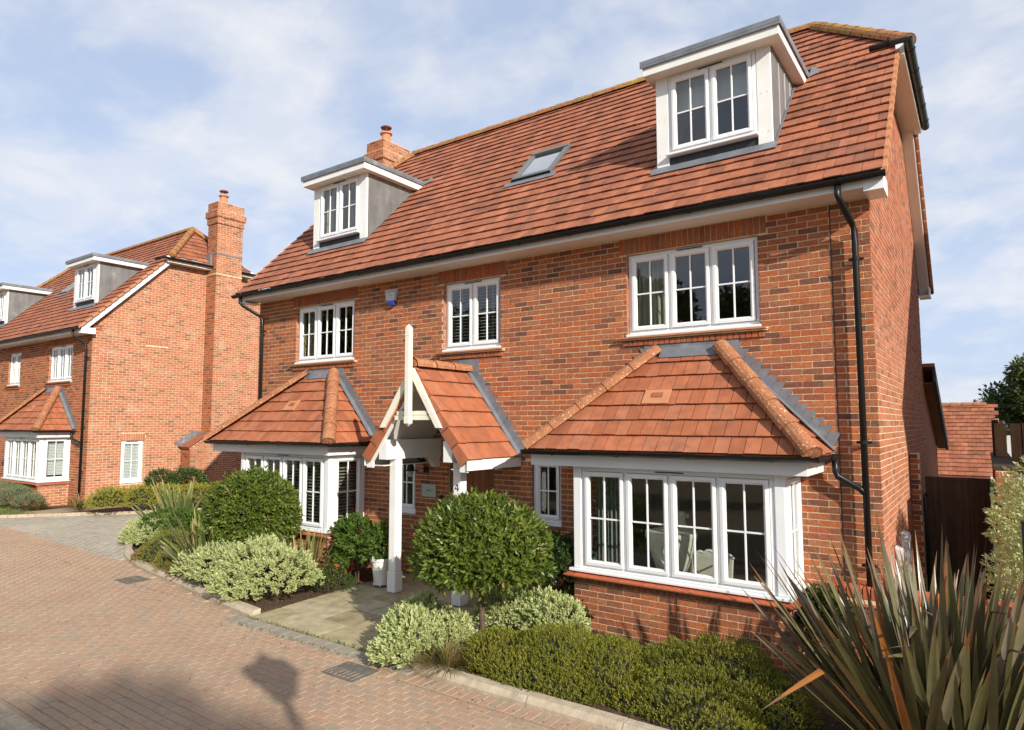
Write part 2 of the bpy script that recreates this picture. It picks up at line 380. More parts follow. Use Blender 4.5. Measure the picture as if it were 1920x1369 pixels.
BF = [(0, 1, 2, 3), (0, 4, 5, 1), (1, 5, 6, 2), (2, 6, 7, 3), (3, 7, 4, 0)]
def brick_piece(O, U, N, u0, u1, z0, z1, parent, deep=.012, jit=.002, proud=0.0, W=V((0, 0, 1)), tint=None):
    j = lambda: random.uniform(-jit, jit)
    vs = []
    for uu, zz in ((u0, z0), (u1, z0), (u1, z1), (u0, z1)):
        vs.append(O + U * (uu + j()) + W * (zz + j()) + N * (proud + j() * .45))
    for uu, zz in ((u0, z0), (u1, z0), (u1, z1), (u0, z1)):
        vs.append(O + U * uu + W * zz - N * deep)
    fs = BF if U.cross(W).dot(N) > 0 else [tuple(reversed(f)) for f in BF]
    return (vs, fs, random.random() if tint is None else tint, tuple(N), parent)

def bricks(O, U, N, u0, u1, z0, z1, holes, parent, lim=None, proud=0.0, course=.075):
    """stretcher bond on a vertical plane; holes are (u0,u1,z0,z1); lim(z) gives the wall's extent on a gable"""
    O, U, N = V(O), V(U), V(N); out_ = []
    r = 0; z = z0
    while z + .03 < z1:
        zt = min(z + course - .012, z1)
        a0, a1 = (u0, u1) if lim is None else lim((z + zt) / 2)
        segs = [(a0, a1)]
        for h in holes:
            if h[2] < (z + zt) / 2 < h[3]:
                ns = []
                for s0, s1 in segs:
                    if h[1] <= s0 or h[0] >= s1: ns.append((s0, s1)); continue
                    if h[0] > s0: ns.append((s0, h[0]))
                    if h[1] < s1: ns.append((h[1], s1))
                segs = ns
        k = math.floor((a0 - u0) / .225) - 1
        while True:
            b0 = u0 + k * .225 + (.1125 if r % 2 else 0); b1 = b0 + .2125
            if b0 > a1: break
            for s0, s1 in segs:
                c0, c1 = max(b0, s0), min(b1, s1)
                if c1 - c0 > .025: out_.append(brick_piece(O, U, N, c0, c1, z, zt, parent, proud=proud))
            k += 1
        z += course; r += 1
    return out_

def soldiers(O, U, N, u0, u1, z0, z1, parent, tint=None, proud=.002):
    O, U, N = V(O), V(U), V(N); out_ = []; n = max(1, round((u1 - u0) / .075)); w = (u1 - u0) / n
    for i in range(n):
        out_.append(brick_piece(O, U, N, u0 + i * w + .005, u0 + (i + 1) * w - .005, z0 + .005, z1 - .005, parent, proud=proud, tint=random.uniform(.15, .75)))
    return out_

def slab(mb, O, U, W, N, u0, u1, v0, v1, holes, th, t=0, m=0):
    O, U, W, N = V(O), V(U), V(W), V(N)
    us = sorted({u0, u1, *[min(max(h[i], u0), u1) for h in holes for i in (0, 1)]})
    vs = sorted({v0, v1, *[min(max(h[i], v0), v1) for h in holes for i in (2, 3)]})
    for a, b in zip(us, us[1:]):
        run = None
        for c, d in list(zip(vs, vs[1:])) + [(None, None)]:
            solid = c is not None and not any(h[0] < (a + b) / 2 < h[1] and h[2] < (c + d) / 2 < h[3] for h in holes)
            if solid: run = (run[0], d) if run else (c, d)
            elif run:
                mb.par(O + U * a + W * run[0] - N * th, U * (b - a), W * (run[1] - run[0]), N * th, t, m); run = None

def clip(poly, a, b, c):
    """keep the part of a 2D polygon where a*u+b*v<=c"""
    o = []
    for i in range(len(poly)):
        p, q = poly[i], poly[(i + 1) % len(poly)]
        dp, dq = a * p[0] + b * p[1] - c, a * q[0] + b * q[1] - c
        if dp <= 0: o.append(p)
        if dp * dq < 0:
            t = dp / (dp - dq); o.append((p[0] + (q[0] - p[0]) * t, p[1] + (q[1] - p[1]) * t))
    return o

def tiles(O, U, W, N, v1, w, g, halfplanes, holes, parent, umin, umax, lift=.03, th=.017, stagger=True, jit=.0045, v0=0.0, odd=0):
    """courses of lapped tiles on a sloping plane (U along the eaves, W up the slope)"""
    O, U, W, N = V(O), V(U), V(W), V(N); out_ = []; r = odd; v = v0
    while v < v1 - .02:
        k = math.floor(umin / w) - 1
        while k * w < umax + w:
            a = k * w + (w / 2 if (r % 2 and stagger) else 0) + .0025; b = a + w - (.005 if w > .17 else .008)
            k += 1
            segs = [(a, b)]
            vm = v + g * .4
            for h in holes:
                if h[2] < vm < h[3]:
                    ns = []
                    for s0, s1 in segs:
                        if h[1] <= s0 or h[0] >= s1: ns.append((s0, s1)); continue
                        if h[0] - s0 > .01: ns.append((s0, h[0]))
                        if s1 - h[1] > .01: ns.append((h[1], s1))
                    segs = ns
            tn = random.random()
            for s0, s1 in segs:
                ve = min(v + g + .03, v1)
                dj = random.uniform(-jit, jit)
                poly = [(s0, v + dj), (s1, v + dj), (s1, ve), (s0, ve)]
                for hp in halfplanes:
                    poly = clip(poly, *hp)
                    if len(poly) < 3: break
                if len(poly) < 3: continue
                area = abs(sum(poly[i][0] * poly[(i + 1) % len(poly)][1] - poly[(i + 1) % len(poly)][0] * poly[i][1] for i in range(len(poly)))) / 2
                if area < .0006: continue
                lf = lift + random.uniform(-jit, jit)
                n = len(poly); top, bot = [], []
                for (uu, vv) in poly:
                    h_ = lf * (1 - (vv - v) / (g + .03)) + .004
                    p = O + U * uu + W * vv
                    top.append(p + N * h_); bot.append(p + N * (h_ - th))
                fs = [tuple(range(n))] + [(i, i + n, (i + 1) % n + n, (i + 1) % n) for i in range(n)]
                out_.append((top + bot, fs, tn, tuple(N), parent))
        v += g; r += 1
    return out_

def ridge_run(P0, P1, r, parent, name, material, length=.33, up=V((0, 0, 1)), sq=1.0, pieces=True, flare=.012):
    P0, P1 = V(P0), V(P1); d = P1 - P0; n = max(1, round(d.length / length)); d /= n
    D = d.normalized(); A = D.cross(up).normalized(); B = A.cross(D)
    mbs = MB()
    for i in range(n):
        mb = MB() if pieces else mbs
        vs, fs = [], []
        c0 = P0 + d * i; tn = random.random()
        for q, (ff, rr) in enumerate(((-.03, r + flare), (1.0, r))):
            for k in range(9):
                an = math.pi * (k / 8) * 1.10 - math.pi * .05
                vs.append(d * ff + A * math.cos(an) * rr + B * math.sin(an) * rr * sq)
        for q, (ff, rr) in enumerate(((-.03, r + flare - .018), (1.0, r - .018))):
            for k in range(9):
                an = math.pi * (k / 8) * 1.10 - math.pi * .05
                vs.append(d * ff + A * math.cos(an) * rr + B * math.sin(an) * rr * sq)
        for k in range(8):
            fs += [(k, k + 1, k + 10, k + 9), (18 + k + 1, 18 + k, 27 + k, 27 + k + 1), (k, 18 + k, 18 + k + 1, k + 1), (9 + k, 9 + k + 1, 27 + k + 1, 27 + k)]
        fs += [(0, 9, 27, 18), (8, 26, 35, 17), tuple(range(8, -1, -1))]
        if pieces: mb.add(vs, fs, tn).build(name, material, parent, loc=c0, smooth=False)
        else: mb.add([v + c0 for v in vs], fs, tn)
    if not pieces: mbs.build(name, material, parent)

def gutter(path, parent, r=.058, step=.9, name='gutter'):
    path = [V(p) for p in path]; mb = MB()
    secs = []
    for i, p in enumerate(path):
        d = (path[min(i + 1, len(path) - 1)] - path[max(i - 1, 0)]); d.z = 0; d.normalize()
        a = d.cross(V((0, 0, 1)))
        if 0 < i < len(path) - 1:
            d0 = (path[i] - path[i - 1]).normalized(); a = a / max(.5, abs(a.dot(d0.cross(V((0, 0, 1))))))
        s = []
        for rr in (r, r - .007):
            for k in range(9):
                an = math.pi + math.pi * k / 8; s.append(p + a * math.cos(an) * rr + V((0, 0, math.sin(an) * rr)))
        secs.append(s)
    vs = [q for s in secs for q in s]; fs = []
    for i in range(len(secs) - 1):
        o, o2 = i * 18, (i + 1) * 18
        for k in range(8):
            fs += [(o + k, o + k + 1, o2 + k + 1, o2 + k), (o + 9 + k + 1, o + 9 + k, o2 + 9 + k, o2 + 9 + k + 1)]
        fs += [(o, o2, o2 + 9, o + 9), (o + 8, o + 17, o2 + 17, o2 + 8)]
    for o in (0, (len(secs) - 1) * 18): fs.append(tuple(o + k for k in range(9)))
    g = mb.add(vs, fs).build(name, M['black'], parent)
    for a_, b_ in zip(path, path[1:]):
        L_ = (b_ - a_).length; n = max(1, round(L_ / step)); d = (b_ - a_).normalized(); a = d.cross(V((0, 0, 1)))
        for i in range(n):
            c = a_ + d * (L_ * (i + .5) / n)
            m2 = MB(); vs = []
            for w in (-.022, .022):
                for rr in (r + .008, r - .004):
                    for k in range(9):
                        an = math.pi + math.pi * k / 8; vs.append(d * w + a * math.cos(an) * rr + V((0, 0, math.sin(an) * rr + .003)))
            fs = []
            for k in range(8): fs += [(k, k + 1, 19 + k, 18 + k), (k, 9 + k, 10 + k, k + 1), (18 + k, 19 + k, 28 + k, 27 + k)]
            m2.add(vs, fs).build('bracket', M['black'], g, loc=c)
    return g

def downpipe(path, parent, clips=(), r=.034, name='downpipe', wall=(0, 1, 0)):
    mb = MB().tube(path, r, 12)
    p = mb.build(name, M['black'], parent, smooth=True)
    for c in clips:
        c = V(c); b = MB()
        b.tube([(0, 0, -.02), (0, 0, .02)], r + .008, 12)
        wv = V(wall); sd = wv.cross(V((0, 0, 1)))
        b.par(V((0, 0, -.014)) - sd * .075 + wv * .02, sd * .15, wv * .03, V((0, 0, .028)))
        b.build('clip', M['black'], p, loc=c)
    return p

def window(root, O, U, N, w, z0, z1, n, bars=True, sill=True, vent=True, fr=.05, tilesill=None, name='window', bare=False):
    """casement window: O on the outer frame face at u=0,z=0; N outward"""
    O, U, N = V(O), V(U), V(N); T = (O, U, N)
    mb = MB(T)
    mb.box(0, w, -.07, 0, z1 - fr, z1); mb.box(0, w, -.07, 0, z0, z0 + fr)
    mb.box(0, fr, -.07, 0, z0 + fr, z1 - fr); mb.box(w - fr, w, -.07, 0, z0 + fr, z1 - fr)
    lw = (w - 2 * fr - (n - 1) * .035) / n
    for i in range(1, n):
        a = fr + i * lw + (i - 1) * .035; mb.box(a, a + .035, -.07, 0, z0 + fr, z1 - fr)
    win = mb.build(name, M['white'], root, bevel=.006)
    for i in range(n):
        a = fr + i * (lw + .035) + .004; b = a + lw - .008; c, d = z0 + fr + .004, z1 - fr - .004; s = .058
        q = MB(T)
        # sash with a sloping inner edge
        for (p0, p1, p2, p3) in (((a, c), (b, c), (b - s, c + s), (a + s, c + s)), ((b, c), (b, d), (b - s, d - s), (b - s, c + s)),
                                 ((b, d), (a, d), (a + s, d - s), (b - s, d - s)), ((a, d), (a, c), (a + s, c + s), (a + s, d - s))):
            P = lambda p, dd: O + U * p[0] + N * dd + V((0, 0, p[1]))
            o1 = [p0[0] + (p3[0] - p0[0]) * .6, p0[1] + (p3[1] - p0[1]) * .6]; o2 = [p1[0] + (p2[0] - p1[0]) * .6, p1[1] + (p2[1] - p1[1]) * .6]
            q.add([P(p0, .024), P(p1, .024), P(o2, .028), P(o1, .028), P(p2, .004), P(p3, .004), P(p0, -.03), P(p1, -.03), P(p2, -.03), P(p3, -.03)],
                  [(0, 1, 2, 3), (3, 2, 4, 5), (0, 6, 7, 1), (5, 4, 8, 9)])
        q.build('casement', M['white'], win)
        g = MB(T); g.box(a + s - .004, b - s + .004, -.022, -.014, c + s - .004, d - s + .004); g.build('pane', M['glass'], win)
        if bars:
            g = MB(T); um, zm = (a + b) / 2, (c + d) / 2
            g.box(um - .010, um + .010, -.0135, .003, c + s, d - s); g.box(a + s, um - .010, -.0135, .0022, zm - .010, zm + .010); g.box(um + .010, b - s, -.0135, .0022, zm - .010, zm + .010)
            g.build('glazing_bar', M['white'], win, bevel=.003)
    if vent:
        g = MB(T); g.box(w / 2 - .17, w / 2 + .17, .001, .012, z1 - .030, z1 - .018); g.build('vent', M['black'], win)
    if sill:
        g = MB(T); g.box(-.02, w + .02, -.06, .085, z0 - .035, z0 - .001); g.build('sill', M['white'], win, bevel=.008)
    return win

# ------------------------------------------------------------------ house type used twice
def zroof(y): return y + 5.65
R2 = math.sqrt(.5)

def house(name, loc, label, chim_right, bmat, fl, budget):
    root = empty(name, loc); tag(root, label, 'house', 'red brick houses of one type')
    off = np.array(loc)
    B, T_ = [], []          # brick pieces, tile pieces
    D = V((1, 0, 0)); NF = V((0, -1, 0))
    wins = fl['windows']; W0 = -11.32; DEP = 7.1
    bays = fl['bays']
    # ---- front wall
    holes = [(a, b, c, d) for a, b, c, d, n in wins] + [(a + .06, b - .06, .06, 1.98) for a, b in [(q['x0'], q['x1']) for q in bays]] + [fl['door']]
    mb = MB(); slab(mb, (0, .005, -.3), (1, 0, 0), (0, 0, 1), (0, -1, 0), W0, -.0055, 0, 5.42, [(h[0], h[1], h[2] + .3, h[3] + .3) for h in holes], .25)
    wall = mb.build('wall', M['mortar'], root)
    bh = list(holes)
    for a, b, c, d, n in wins:
        if d > 3: bh.append((a - .10, b + .10, d, 5.03)); B += soldiers((0, 0, 0), D, NF, a - .10, b + .10, d, 5.03, wall)
        else: bh.append((a - .10, b + .10, d, d + .22)); B += soldiers((0, 0, 0), D, NF, a - .10, b + .10, d, d + .22, wall)
    for q in bays: bh.append((q['x0'] + .03, q['x1'] - .03, 0, 2.6))
    B += bricks((0, 0, 0), D, NF, W0, 0, -.225, 5.03, bh, wall)
    # ---- window reveals in brick (left jambs catch the sun)
    for a, b, c, d, n in wins:
        z = c; 
        for xj, nn in ((a, V((1, 0, 0))), (b, V((-1, 0, 0)))):
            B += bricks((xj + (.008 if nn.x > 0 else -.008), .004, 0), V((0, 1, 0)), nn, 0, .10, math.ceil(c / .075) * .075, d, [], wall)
    # ---- right gable wall
    hy = fl['hip_y']
    HZ = 7.76; HY0 = 2.11; HY1 = DEP - 2.11
    def lim(z):
        if z < 5.45: return (0, DEP)
        s = z - 5.45
        return (max(0, s), min(DEP, DEP - s))
    gh = fl.get('gable_holes', [])
    mb = MB(); slab(mb, (-.005, 0, -.3), (0, 1, 0), (0, 0, 1), (1, 0, 0), .2555, DEP, 0, 5.6, [(h[0], h[1], h[2] + .3, h[3] + .3) for h in gh], .25)
    mb.prism([(-.255, 0 + .15, 5.301), (-.255, DEP - .15, 5.301), (-.255, HY1 + .05, 7.55), (-.255, HY0 - .05, 7.55)], (.25, 0, 0))
    gw = mb.build('wall', M['mortar'], root)
    ghb = list(gh) + fl.get('gable_skip', [])
    B += bricks((0, 0, 0), V((0, 1, 0)), V((1, 0, 0)), 0, DEP, -.225, 7.60, ghb, gw, lim)
    for (a, b, c, d) in fl.get('gable_soldiers', []): B += soldiers((0, 0, 0), V((0, 1, 0)), V((1, 0, 0)), a, b, c, d, gw)
    # ---- the two walls that face away
    mb = MB(); mb.box(W0 + .262, -.262, DEP - .25, DEP, -.3, 5.4)
    mb.build('wall', M['brickp'], root)
    mb = MB(); mb.box(W0, W0 + .25, .263, DEP, -.3, 5.4)
    mb.prism([(W0, .15, 5.401), (W0, DEP - .15, 5.401), (W0, HY1, 7.6), (W0, HY0, 7.6)], (.25, 0, 0))
    mb.build('wall', M['brickp'], root)
    # ---- interior
    mb = MB()
    for z0, z1, y1 in ((.0, 2.45, 3.6), (2.62, 4.98, 3.6)):
        mb.box(W0 + .26, -.27, y1, y1 + .1, z0, z1)
        for x in fl['partitions']: mb.box(x, x + .1, .27, y1 - .002, z0, z1)
    mb.build('inner_wall', M['room'], root)
    mb = MB(); mb.box(W0 + .26, -.27, .266, 6.8, 2.452, 2.615); mb.box(W0 + .26, -.27, .266, 6.8, 4.982, 5.10); mb.box(W0 + .26, -.27, .266, 6.8, -.12, -.002)
    mb.build('inner_floor', M['floor'], root)
    # ---- roof deck and tiles, front slope
    U, Wv, N = V((1, 0, 0)), V((0, R2, R2)), V((0, -R2, R2))
    y_e = -.45
    O = V((0, y_e, zroof(y_e) - .035))
    vr = (3.55 - y_e) / R2
    xl, xr = -11.51, .19
    dh = []
    for (dx0, dx1) in fl['dormers']: dh.append((dx0 + .02, dx1 - .02, (.50 - y_e) / R2, (1.80 - y_e) / R2))
    for s in fl['skylights']: dh.append((s[0], s[1], (s[2] - y_e) / R2, (s[3] - y_e) / R2))
    mb = MB(); slab(mb, O + V((0, .10, .10)), U, Wv, N, -10.2, -1.1, 0, vr - .14, [(h[0], h[1], h[2] - .14, h[3] - .14) for h in dh], .04)
    def P(x, y): return (x, y, zroof(y) - .035)
    for sx in (0, 1):
        q = [P(-1.1, y_e + .1), P(xr - .02, y_e + .1), P(xr - .02, 2.2), P(-1.1, 3.55)]
        if sx: q = [((xl + xr) - p[0] if True else 0, p[1], p[2]) for p in q]; q = [(min(p[0], -10.19) if p[0] > -10.3 else p[0], p[1], p[2]) for p in q]
        if sx: q = [P(-10.2, y_e + .1), P(xl + .02, y_e + .1), P(xl + .02, 2.2), P(-10.2, 3.55)]
        dd = [h for h in dh if (h[0] > -1.1 and not sx) or (h[1] < -10.2 and sx)]
        mb.prism(q, -N * .04)
    # rear slope and hip ends
    def Q(x, y): return (x, y, zroof(DEP - y) - .035)
    mb.prism([Q(xl, DEP - y_e), Q(xr, DEP - y_e), Q(xr, HY1), Q(-1.1, 3.56), Q(-10.2, 3.56), Q(xl, HY1)], V((0, -R2, -R2)) * .05)
    roof = mb.build('roof', M['tile'], root)
    hp = []
    y_h = 2.11
    # right hip line from (.3,y_h) to (-1.1,3.55) in (u,v)
    def hipline(xa, ya, xb, yb, sgn):
        va, vb = (ya - y_e) / R2, (yb - y_e) / R2
        a, b = (vb - va), -(xb - xa); c = a * xa + b * va
        return (a * sgn, b * sgn, c * sgn)
    hp.append(hipline(.30, y_h, -1.1, 3.55, 1))
    hp.append(hipline(-11.62, y_h, -10.2, 3.55, -1))
    hp.append((1, 0, xr)); hp.append((-1, 0, -xl))
    hp = [h for h in hp]
    # orientation check: an inner point must satisfy every half plane
    hp = [(h if h[0] * -5 + h[1] * 1 <= h[2] else (-h[0], -h[1], -h[2])) for h in hp]
    th = [(h[0] - .0, h[1] + .0, h[2], h[3]) for h in dh]
    T_ += tiles(O, U, Wv, N, vr - .03, .19, .24, hp, th, roof, xl, xr)
    # hip end tiles (both ends) as simple courses
    for sg in (1, -1):
        x_e, x_r = (.30, -1.1) if sg > 0 else (-11.62, -10.2)
        s_ = V((-sg * R2, 0, R2)); n_ = V((sg * R2, 0, R2)); u_ = V((0, 1, 0))
        Oh = V((x_e, 3.55, HZ - .035)); L_ = abs(x_e - x_r) / R2
        hpp = [(1, 1 * (1.44 / L_), 1.44), (-1, 1 * (1.44 / L_), 1.44)]
        mb = MB(); mb.prism([V((x_e, 2.11, HZ - .05)), V((x_e, DEP - 2.11, HZ - .05)), V((x_r, 3.55, 9.15))], (0, 0, -.04)); he = mb.build('roof_end', M['tile'], root)
        T_ += tiles(Oh, u_, s_, n_, L_, .19, .24, hpp, [], he, -1.5, 1.5)
        # hip eaves: fascia, soffit, gutter
        xs = 0 if sg > 0 else W0
        mb = MB(); a, b = (xs + sg * .27, xs + sg * .29); mb.box(min(a, b), max(a, b), 1.98, DEP - 1.98, HZ - .20, HZ - .03)
        for yy in (1.98, DEP - 2.0): mb.box(min(xs + sg * .19, xs + sg * .268), max(xs + sg * .19, xs + sg * .268), yy, yy + .02, HZ - .20, HZ - .05)
        mb.build('fascia', M['white'], root)
        mb = MB(); mb.box(min(xs, xs + sg * .285), max(xs, xs + sg * .285), 1.99, DEP - 1.99, HZ - .225, HZ - .205); mb.build('soffit', M['soffit'], root)
        xg = xs + sg * .345
        gp = [(xg - sg * .45, 1.80, HZ - .10), (xg, 1.80, HZ - .10), (xg, DEP - 1.92, HZ - .10)]
        gutter(gp if sg < 0 else gp[::-1], root, r=.062, step=.75)
    # ridge and hips
    ridge_run((-10.25, 3.55, 9.17), (-1.05, 3.55, 9.17), .105, roof, 'ridge_tile', M['ridge'], length=.45)
    for x_e, x_r in ((.33, -1.08), (-11.65, -10.22)):
        for ys in (2.08, DEP - 2.08): ridge_run((x_e if ys < 3 else x_e * .5 + x_r * .5, ys if ys < 3 else (ys + 3.55) / 2, HZ - .03 if ys < 3 else (HZ + 9.14) / 2), (x_r, 3.55, 9.17), .105, roof, 'ridge_tile', M['ridge'], length=.33)
    # verge tiles, bargeboards, verge soffit
    for sg in (1, -1):
        xv = xr if sg > 0 else xl; xw = 0 if sg > 0 else W0
        for rear in (0, 1):
            yy = (lambda y: DEP - y) if rear else (lambda y: y)
            k = 0; v = 0.0
            while v < (2.05 - y_e) / R2 - .05:
                y0, y1 = y_e + v * R2, y_e + (v + .25) * R2
                t = .034; P4 = []
                for (y, dz) in ((y0, t), (y1, .006)): P4.append((yy(y - dz * R2), zroof(y) - .035 + dz * R2))
                pl = [(xv, P4[0][0], P4[0][1]), (xv, P4[1][0], P4[1][1]), (xv, P4[1][0], P4[1][1] - .075), (xv, P4[0][0], P4[0][1] - .085)]
                m2 = MB(); c = V(pl[0]); m2.prism([V(p) - c for p in pl], (sg * .045, 0, 0), t=random.random())
                m2.build('verge_tile', M['verge'], roof, loc=c)
                v += .24; k += 1
            mb = MB()
            a = [(yy(-.36), zroof(-.36) - .09), (yy(2.14), zroof(2.14) - .09), (yy(2.14), zroof(2.14) - .30), (yy(-.36), zroof(-.36) - .30)]
            mb.prism([(xw + sg * .145, p[0], p[1]) for p in a], (sg * .022, 0, 0))
            mb.build('bargeboard', M['white'], root)
            mb = MB(); a = [(yy(-.36), zroof(-.36) - .275), (yy(2.2), zroof(2.2) - .275), (yy(2.2), zroof(2.2) - .295), (yy(-.36), zroof(-.36) - .295)]
            mb.prism([(xw + sg * .002, p[0], p[1]) for p in a], (sg * .142, 0, 0)); mb.build('soffit', M['soffit'], root)
            mb = MB(); z_ = 4.935 if not rear else 4.935
            y0, y1 = sorted((yy(-.395), yy(-.372))); mb.box(min(xw, xw + sg * .19), max(xw, xw + sg * .19), y0, y1, 4.985, 5.13)
            y0, y1 = sorted((yy(-.370), yy(.0))); mb.box(min(xw + sg * .168, xw + sg * .19), max(xw + sg * .168, xw + sg * .19), y0, y1, 4.985, 5.16)
            y0, y1 = sorted((yy(-.370), yy(-.003))); mb.box(min(xw, xw + sg * .166), max(xw, xw + sg * .166), y0, y1, 4.99, 5.01)
            mb.build('box_end', M['white'], root)
    # front and rear eaves
    mb = MB(); mb.box(W0 - .17, -.001 + .0, -.385, -.362, 5.03, 5.17); mb.build('fascia', M['white'], root, bevel=.004)
    mb = MB(); mb.box(W0 - .17, -.002, -.360, .0, 5.035, 5.05); mb.build('soffit', M['soffit'], root)
    mb = MB(); mb.box(W0 - .17, .0, DEP + .362, DEP + .385, 5.03, 5.17); mb.box(W0 - .17, 0, DEP, DEP + .36, 5.035, 5.05); mb.build('fascia', M['white'], root)
    gutter([(.22, -.455, 5.145), (-11.60, -.455, 5.145)], root, step=.86)
    gutter([(-11.60, DEP + .455, 5.145), (.22, DEP + .455, 5.145)], root, step=1.5)
    for x, xs, cl in ((-.14, -.24, (4.33, 2.3, .98)), (-11.08, -11.36, (4.40, 2.6, .9))):
        downpipe([(xs, -.445, 5.09), (xs, -.445, 4.98), (xs + (x - xs) * .15, -.41, 4.92), (xs + (x - xs) * .85, -.14, 4.72), (x, -.10, 4.65), (x, -.10, 4.5), (x, -.10, -.05)], root, [(x, -.10, z) for z in cl])
    # ---- windows of the front
    for i, (a, b, c, d, n) in enumerate(wins):
        w = b - a; window(root, (a + .012, .065, 0), D, NF, w - .024, c + .045, d - .004, n, vent=True)
        if d > 3:
            mb = MB(); m_ = max(1, round((w + .2) / .17)); tw = (w + .20) / m_
            ws = MB(); ws.box(a - .11, b + .09, -.065, .05, c - .022, c - .008); ws.box(a - .10, b + .08, -.055, .05, c - .040, c - .026)
            lg = ws.build('window_ledge', M['mortar'], root)
            for i2 in range(m_):
                x0 = a - .12 + i2 * tw + .003
                t2 = MB(); t2.box(0, tw - .006, 0, .13, -.012, .006, t=random.random()); t2.build('tile', M['verge'], lg, loc=(x0, -.085, c - .006))
            B += soldiers((0, -.02, 0), D, NF, a - .05, b + .05, c - .12, c - .045, wall, proud=.012)
    # ---- bays
    for q in bays:
        x0, x1 = q['x0'], q['x1']; yf = -.82
        mb = MB(); mb.box(x0 + .005, x1 - .005, yf + .005, yf + .12, -.3, .60); mb.box(x1 - .12, x1 - .005, yf + .121, -.001, -.3, .60); mb.box(x0 + .005, x0 + .12, yf + .121, -.001, -.3, .60)
        bw = mb.build('bay_wall', M['mortar'], root)
        B += bricks((0, yf, 0), D, NF, x0, x1, -.305, .52, [], bw)
        B += bricks((x1, yf, 0), V((0, 1, 0)), V((1, 0, 0)), 0, -yf, -.305, .52, [], bw)
        B += soldiers((0, yf - .02, 0), D, NF, x0 - .02, x1 + .02, .522, .592, bw)
        B += soldiers((x1 + .02, yf - .02, 0), V((0, 1, 0)), V((1, 0, 0)), 0, .8, .522, .592, bw)
        m_ = round((x1 - x0 + .2) / .155); tw = (x1 - x0 + .2) / m_
        ss = MB(); ss.box(x0 - .08, x1 + .08, yf - .07, yf + .10, .596, .612); ss.box(x1 - .1, x1 + .08, yf + .101, -.001, .596, .612)
        ss = ss.build('bay_ledge', M['mortar'], root)
        for k in range(m_):
            tt = MB(); tt.add([(0, 0, 0), (tw - .005, 0, 0), (tw - .005, .14, .035), (0, .14, .035), (0, 0, -.014), (tw - .005, 0, -.014), (tw - .005, .14, .02), (0, .14, .02)], [(0, 1, 2, 3), (4, 5, 1, 0), (5, 6, 2, 1), (7, 4, 0, 3), (6, 7, 3, 2), (7, 6, 5, 4)], t=random.random())
            tt.build('tile', M['coping'], ss, loc=(x0 - .1 + k * tw, yf - .10, .626))
        k = 0
        while k * tw < .80:
            tt = MB(); tt.add([(.0, 0, 0), (0, tw - .005, 0), (-.14, tw - .005, .035), (-.14, 0, .035), (0, 0, -.014), (0, tw - .005, -.014), (-.14, tw - .005, .02), (-.14, 0, .02)], [(0, 1, 2, 3), (4, 5, 1, 0), (5, 6, 2, 1), (7, 4, 0, 3), (6, 7, 3, 2), (7, 6, 5, 4)], t=random.random())
            tt.build('tile', M['coping'], ss, loc=(x1 + .10, yf + .05 + k * tw, .626)); k += 1
        # sill, posts, head
        mb = MB(); mb.box(x0 - .05, x1 + .05, yf - .05, yf + .08, .662, .698); mb.box(x1 - .06, x1 + .05, yf + .081, -.002, .662, .698); mb.box(x0 - .05, x0 + .06, yf + .081, -.002, .662, .698)
        mb.build('sill', M['white'], root, bevel=.008)
        mb = MB()
        for xx in (x0, x1 - .11): MB().box(xx, xx + .11, yf - .006, yf + .104, .699, 1.99).build('bay_post', M['white'], root, bevel=.01)
        for xx in (x0 + .012, x1 - .05): MB().box(xx, xx + .038, -.06, -.001, .699, 1.95).build('bay_post', M['white'], root, bevel=.006)
        window(root, (x0 + .112, yf + .012, 0), D, NF, x1 - x0 - .224, .70, 1.955, 4, sill=False)
        window(root, (x1 - .014, yf + .106, 0), V((0, 1, 0)), V((1, 0, 0)), -yf - .168, .70, 1.955, 1, sill=False, vent=False)
        window(root, (x0 + .014, -.062, 0), V((0, -1, 0)), V((-1, 0, 0)), -yf - .168, .70, 1.955, 1, sill=False, vent=False)
        f0, f1 = q['f0'], q['f1']
        mb = MB(); mb.box(f0, f1, -.945, -.92, 1.965, 2.145); mb.box(f1 - .022, f1, -.918, -.001, 1.965, 2.145)
        if f0 > W0: mb.box(f0, f0 + .022, -.918, -.001, 1.965, 2.145)
        mb.build('fascia', M['white'], root, bevel=.004)
        mb = MB(); mb.box(f0 + .023, f1 - .023, -.918, -.002, 1.975, 1.99); mb.build('soffit', M['soffit'], root)
        ex0, ex1, tx0, tx1 = q['e0'], q['e1'], q['t0'], q['t1']; ze, zt, ye = 2.20, 3.46, -1.01
        A, Bp, C_, D_ = V((ex0, ye, ze)), V((ex1, ye, ze)), V((tx1, -.02, zt)), V((tx0, -.02, zt))
        E0, E1 = V((ex0, -.003, ze)), V((ex1, -.003, ze))
        mb = MB(); dn = V((0, 0, -.04))
        mb.add([A + dn, Bp + dn, C_ + dn, D_ + dn, E0 + dn, E1 + dn], [(0, 1, 2, 3), (1, 5, 2), (0, 3, 4), (4, 5, 1, 0)]); br = mb.build('bay_roof', M['tileo'], root)
        wv = V((0, ye * -1 - .02, zt - ze)); L_ = wv.length; wv.normalize(); nn = V((1, 0, 0)).cross(wv)
        hpl = []
        for (xe, xt) in ((ex0, tx0), (ex1, tx1)):
            a, b = L_, -(xt - xe); c = a * xe; h = (a, b, c)
            hpl.append(h if h[0] * (tx0 + tx1) / 2 + h[1] * .2 <= h[2] else (-h[0], -h[1], -h[2]))
        T_ += tiles((0, ye, ze - .035), V((1, 0, 0)), wv, nn, L_ - .09, .165, .235, hpl, [], br, ex0, ex1, lift=.03)
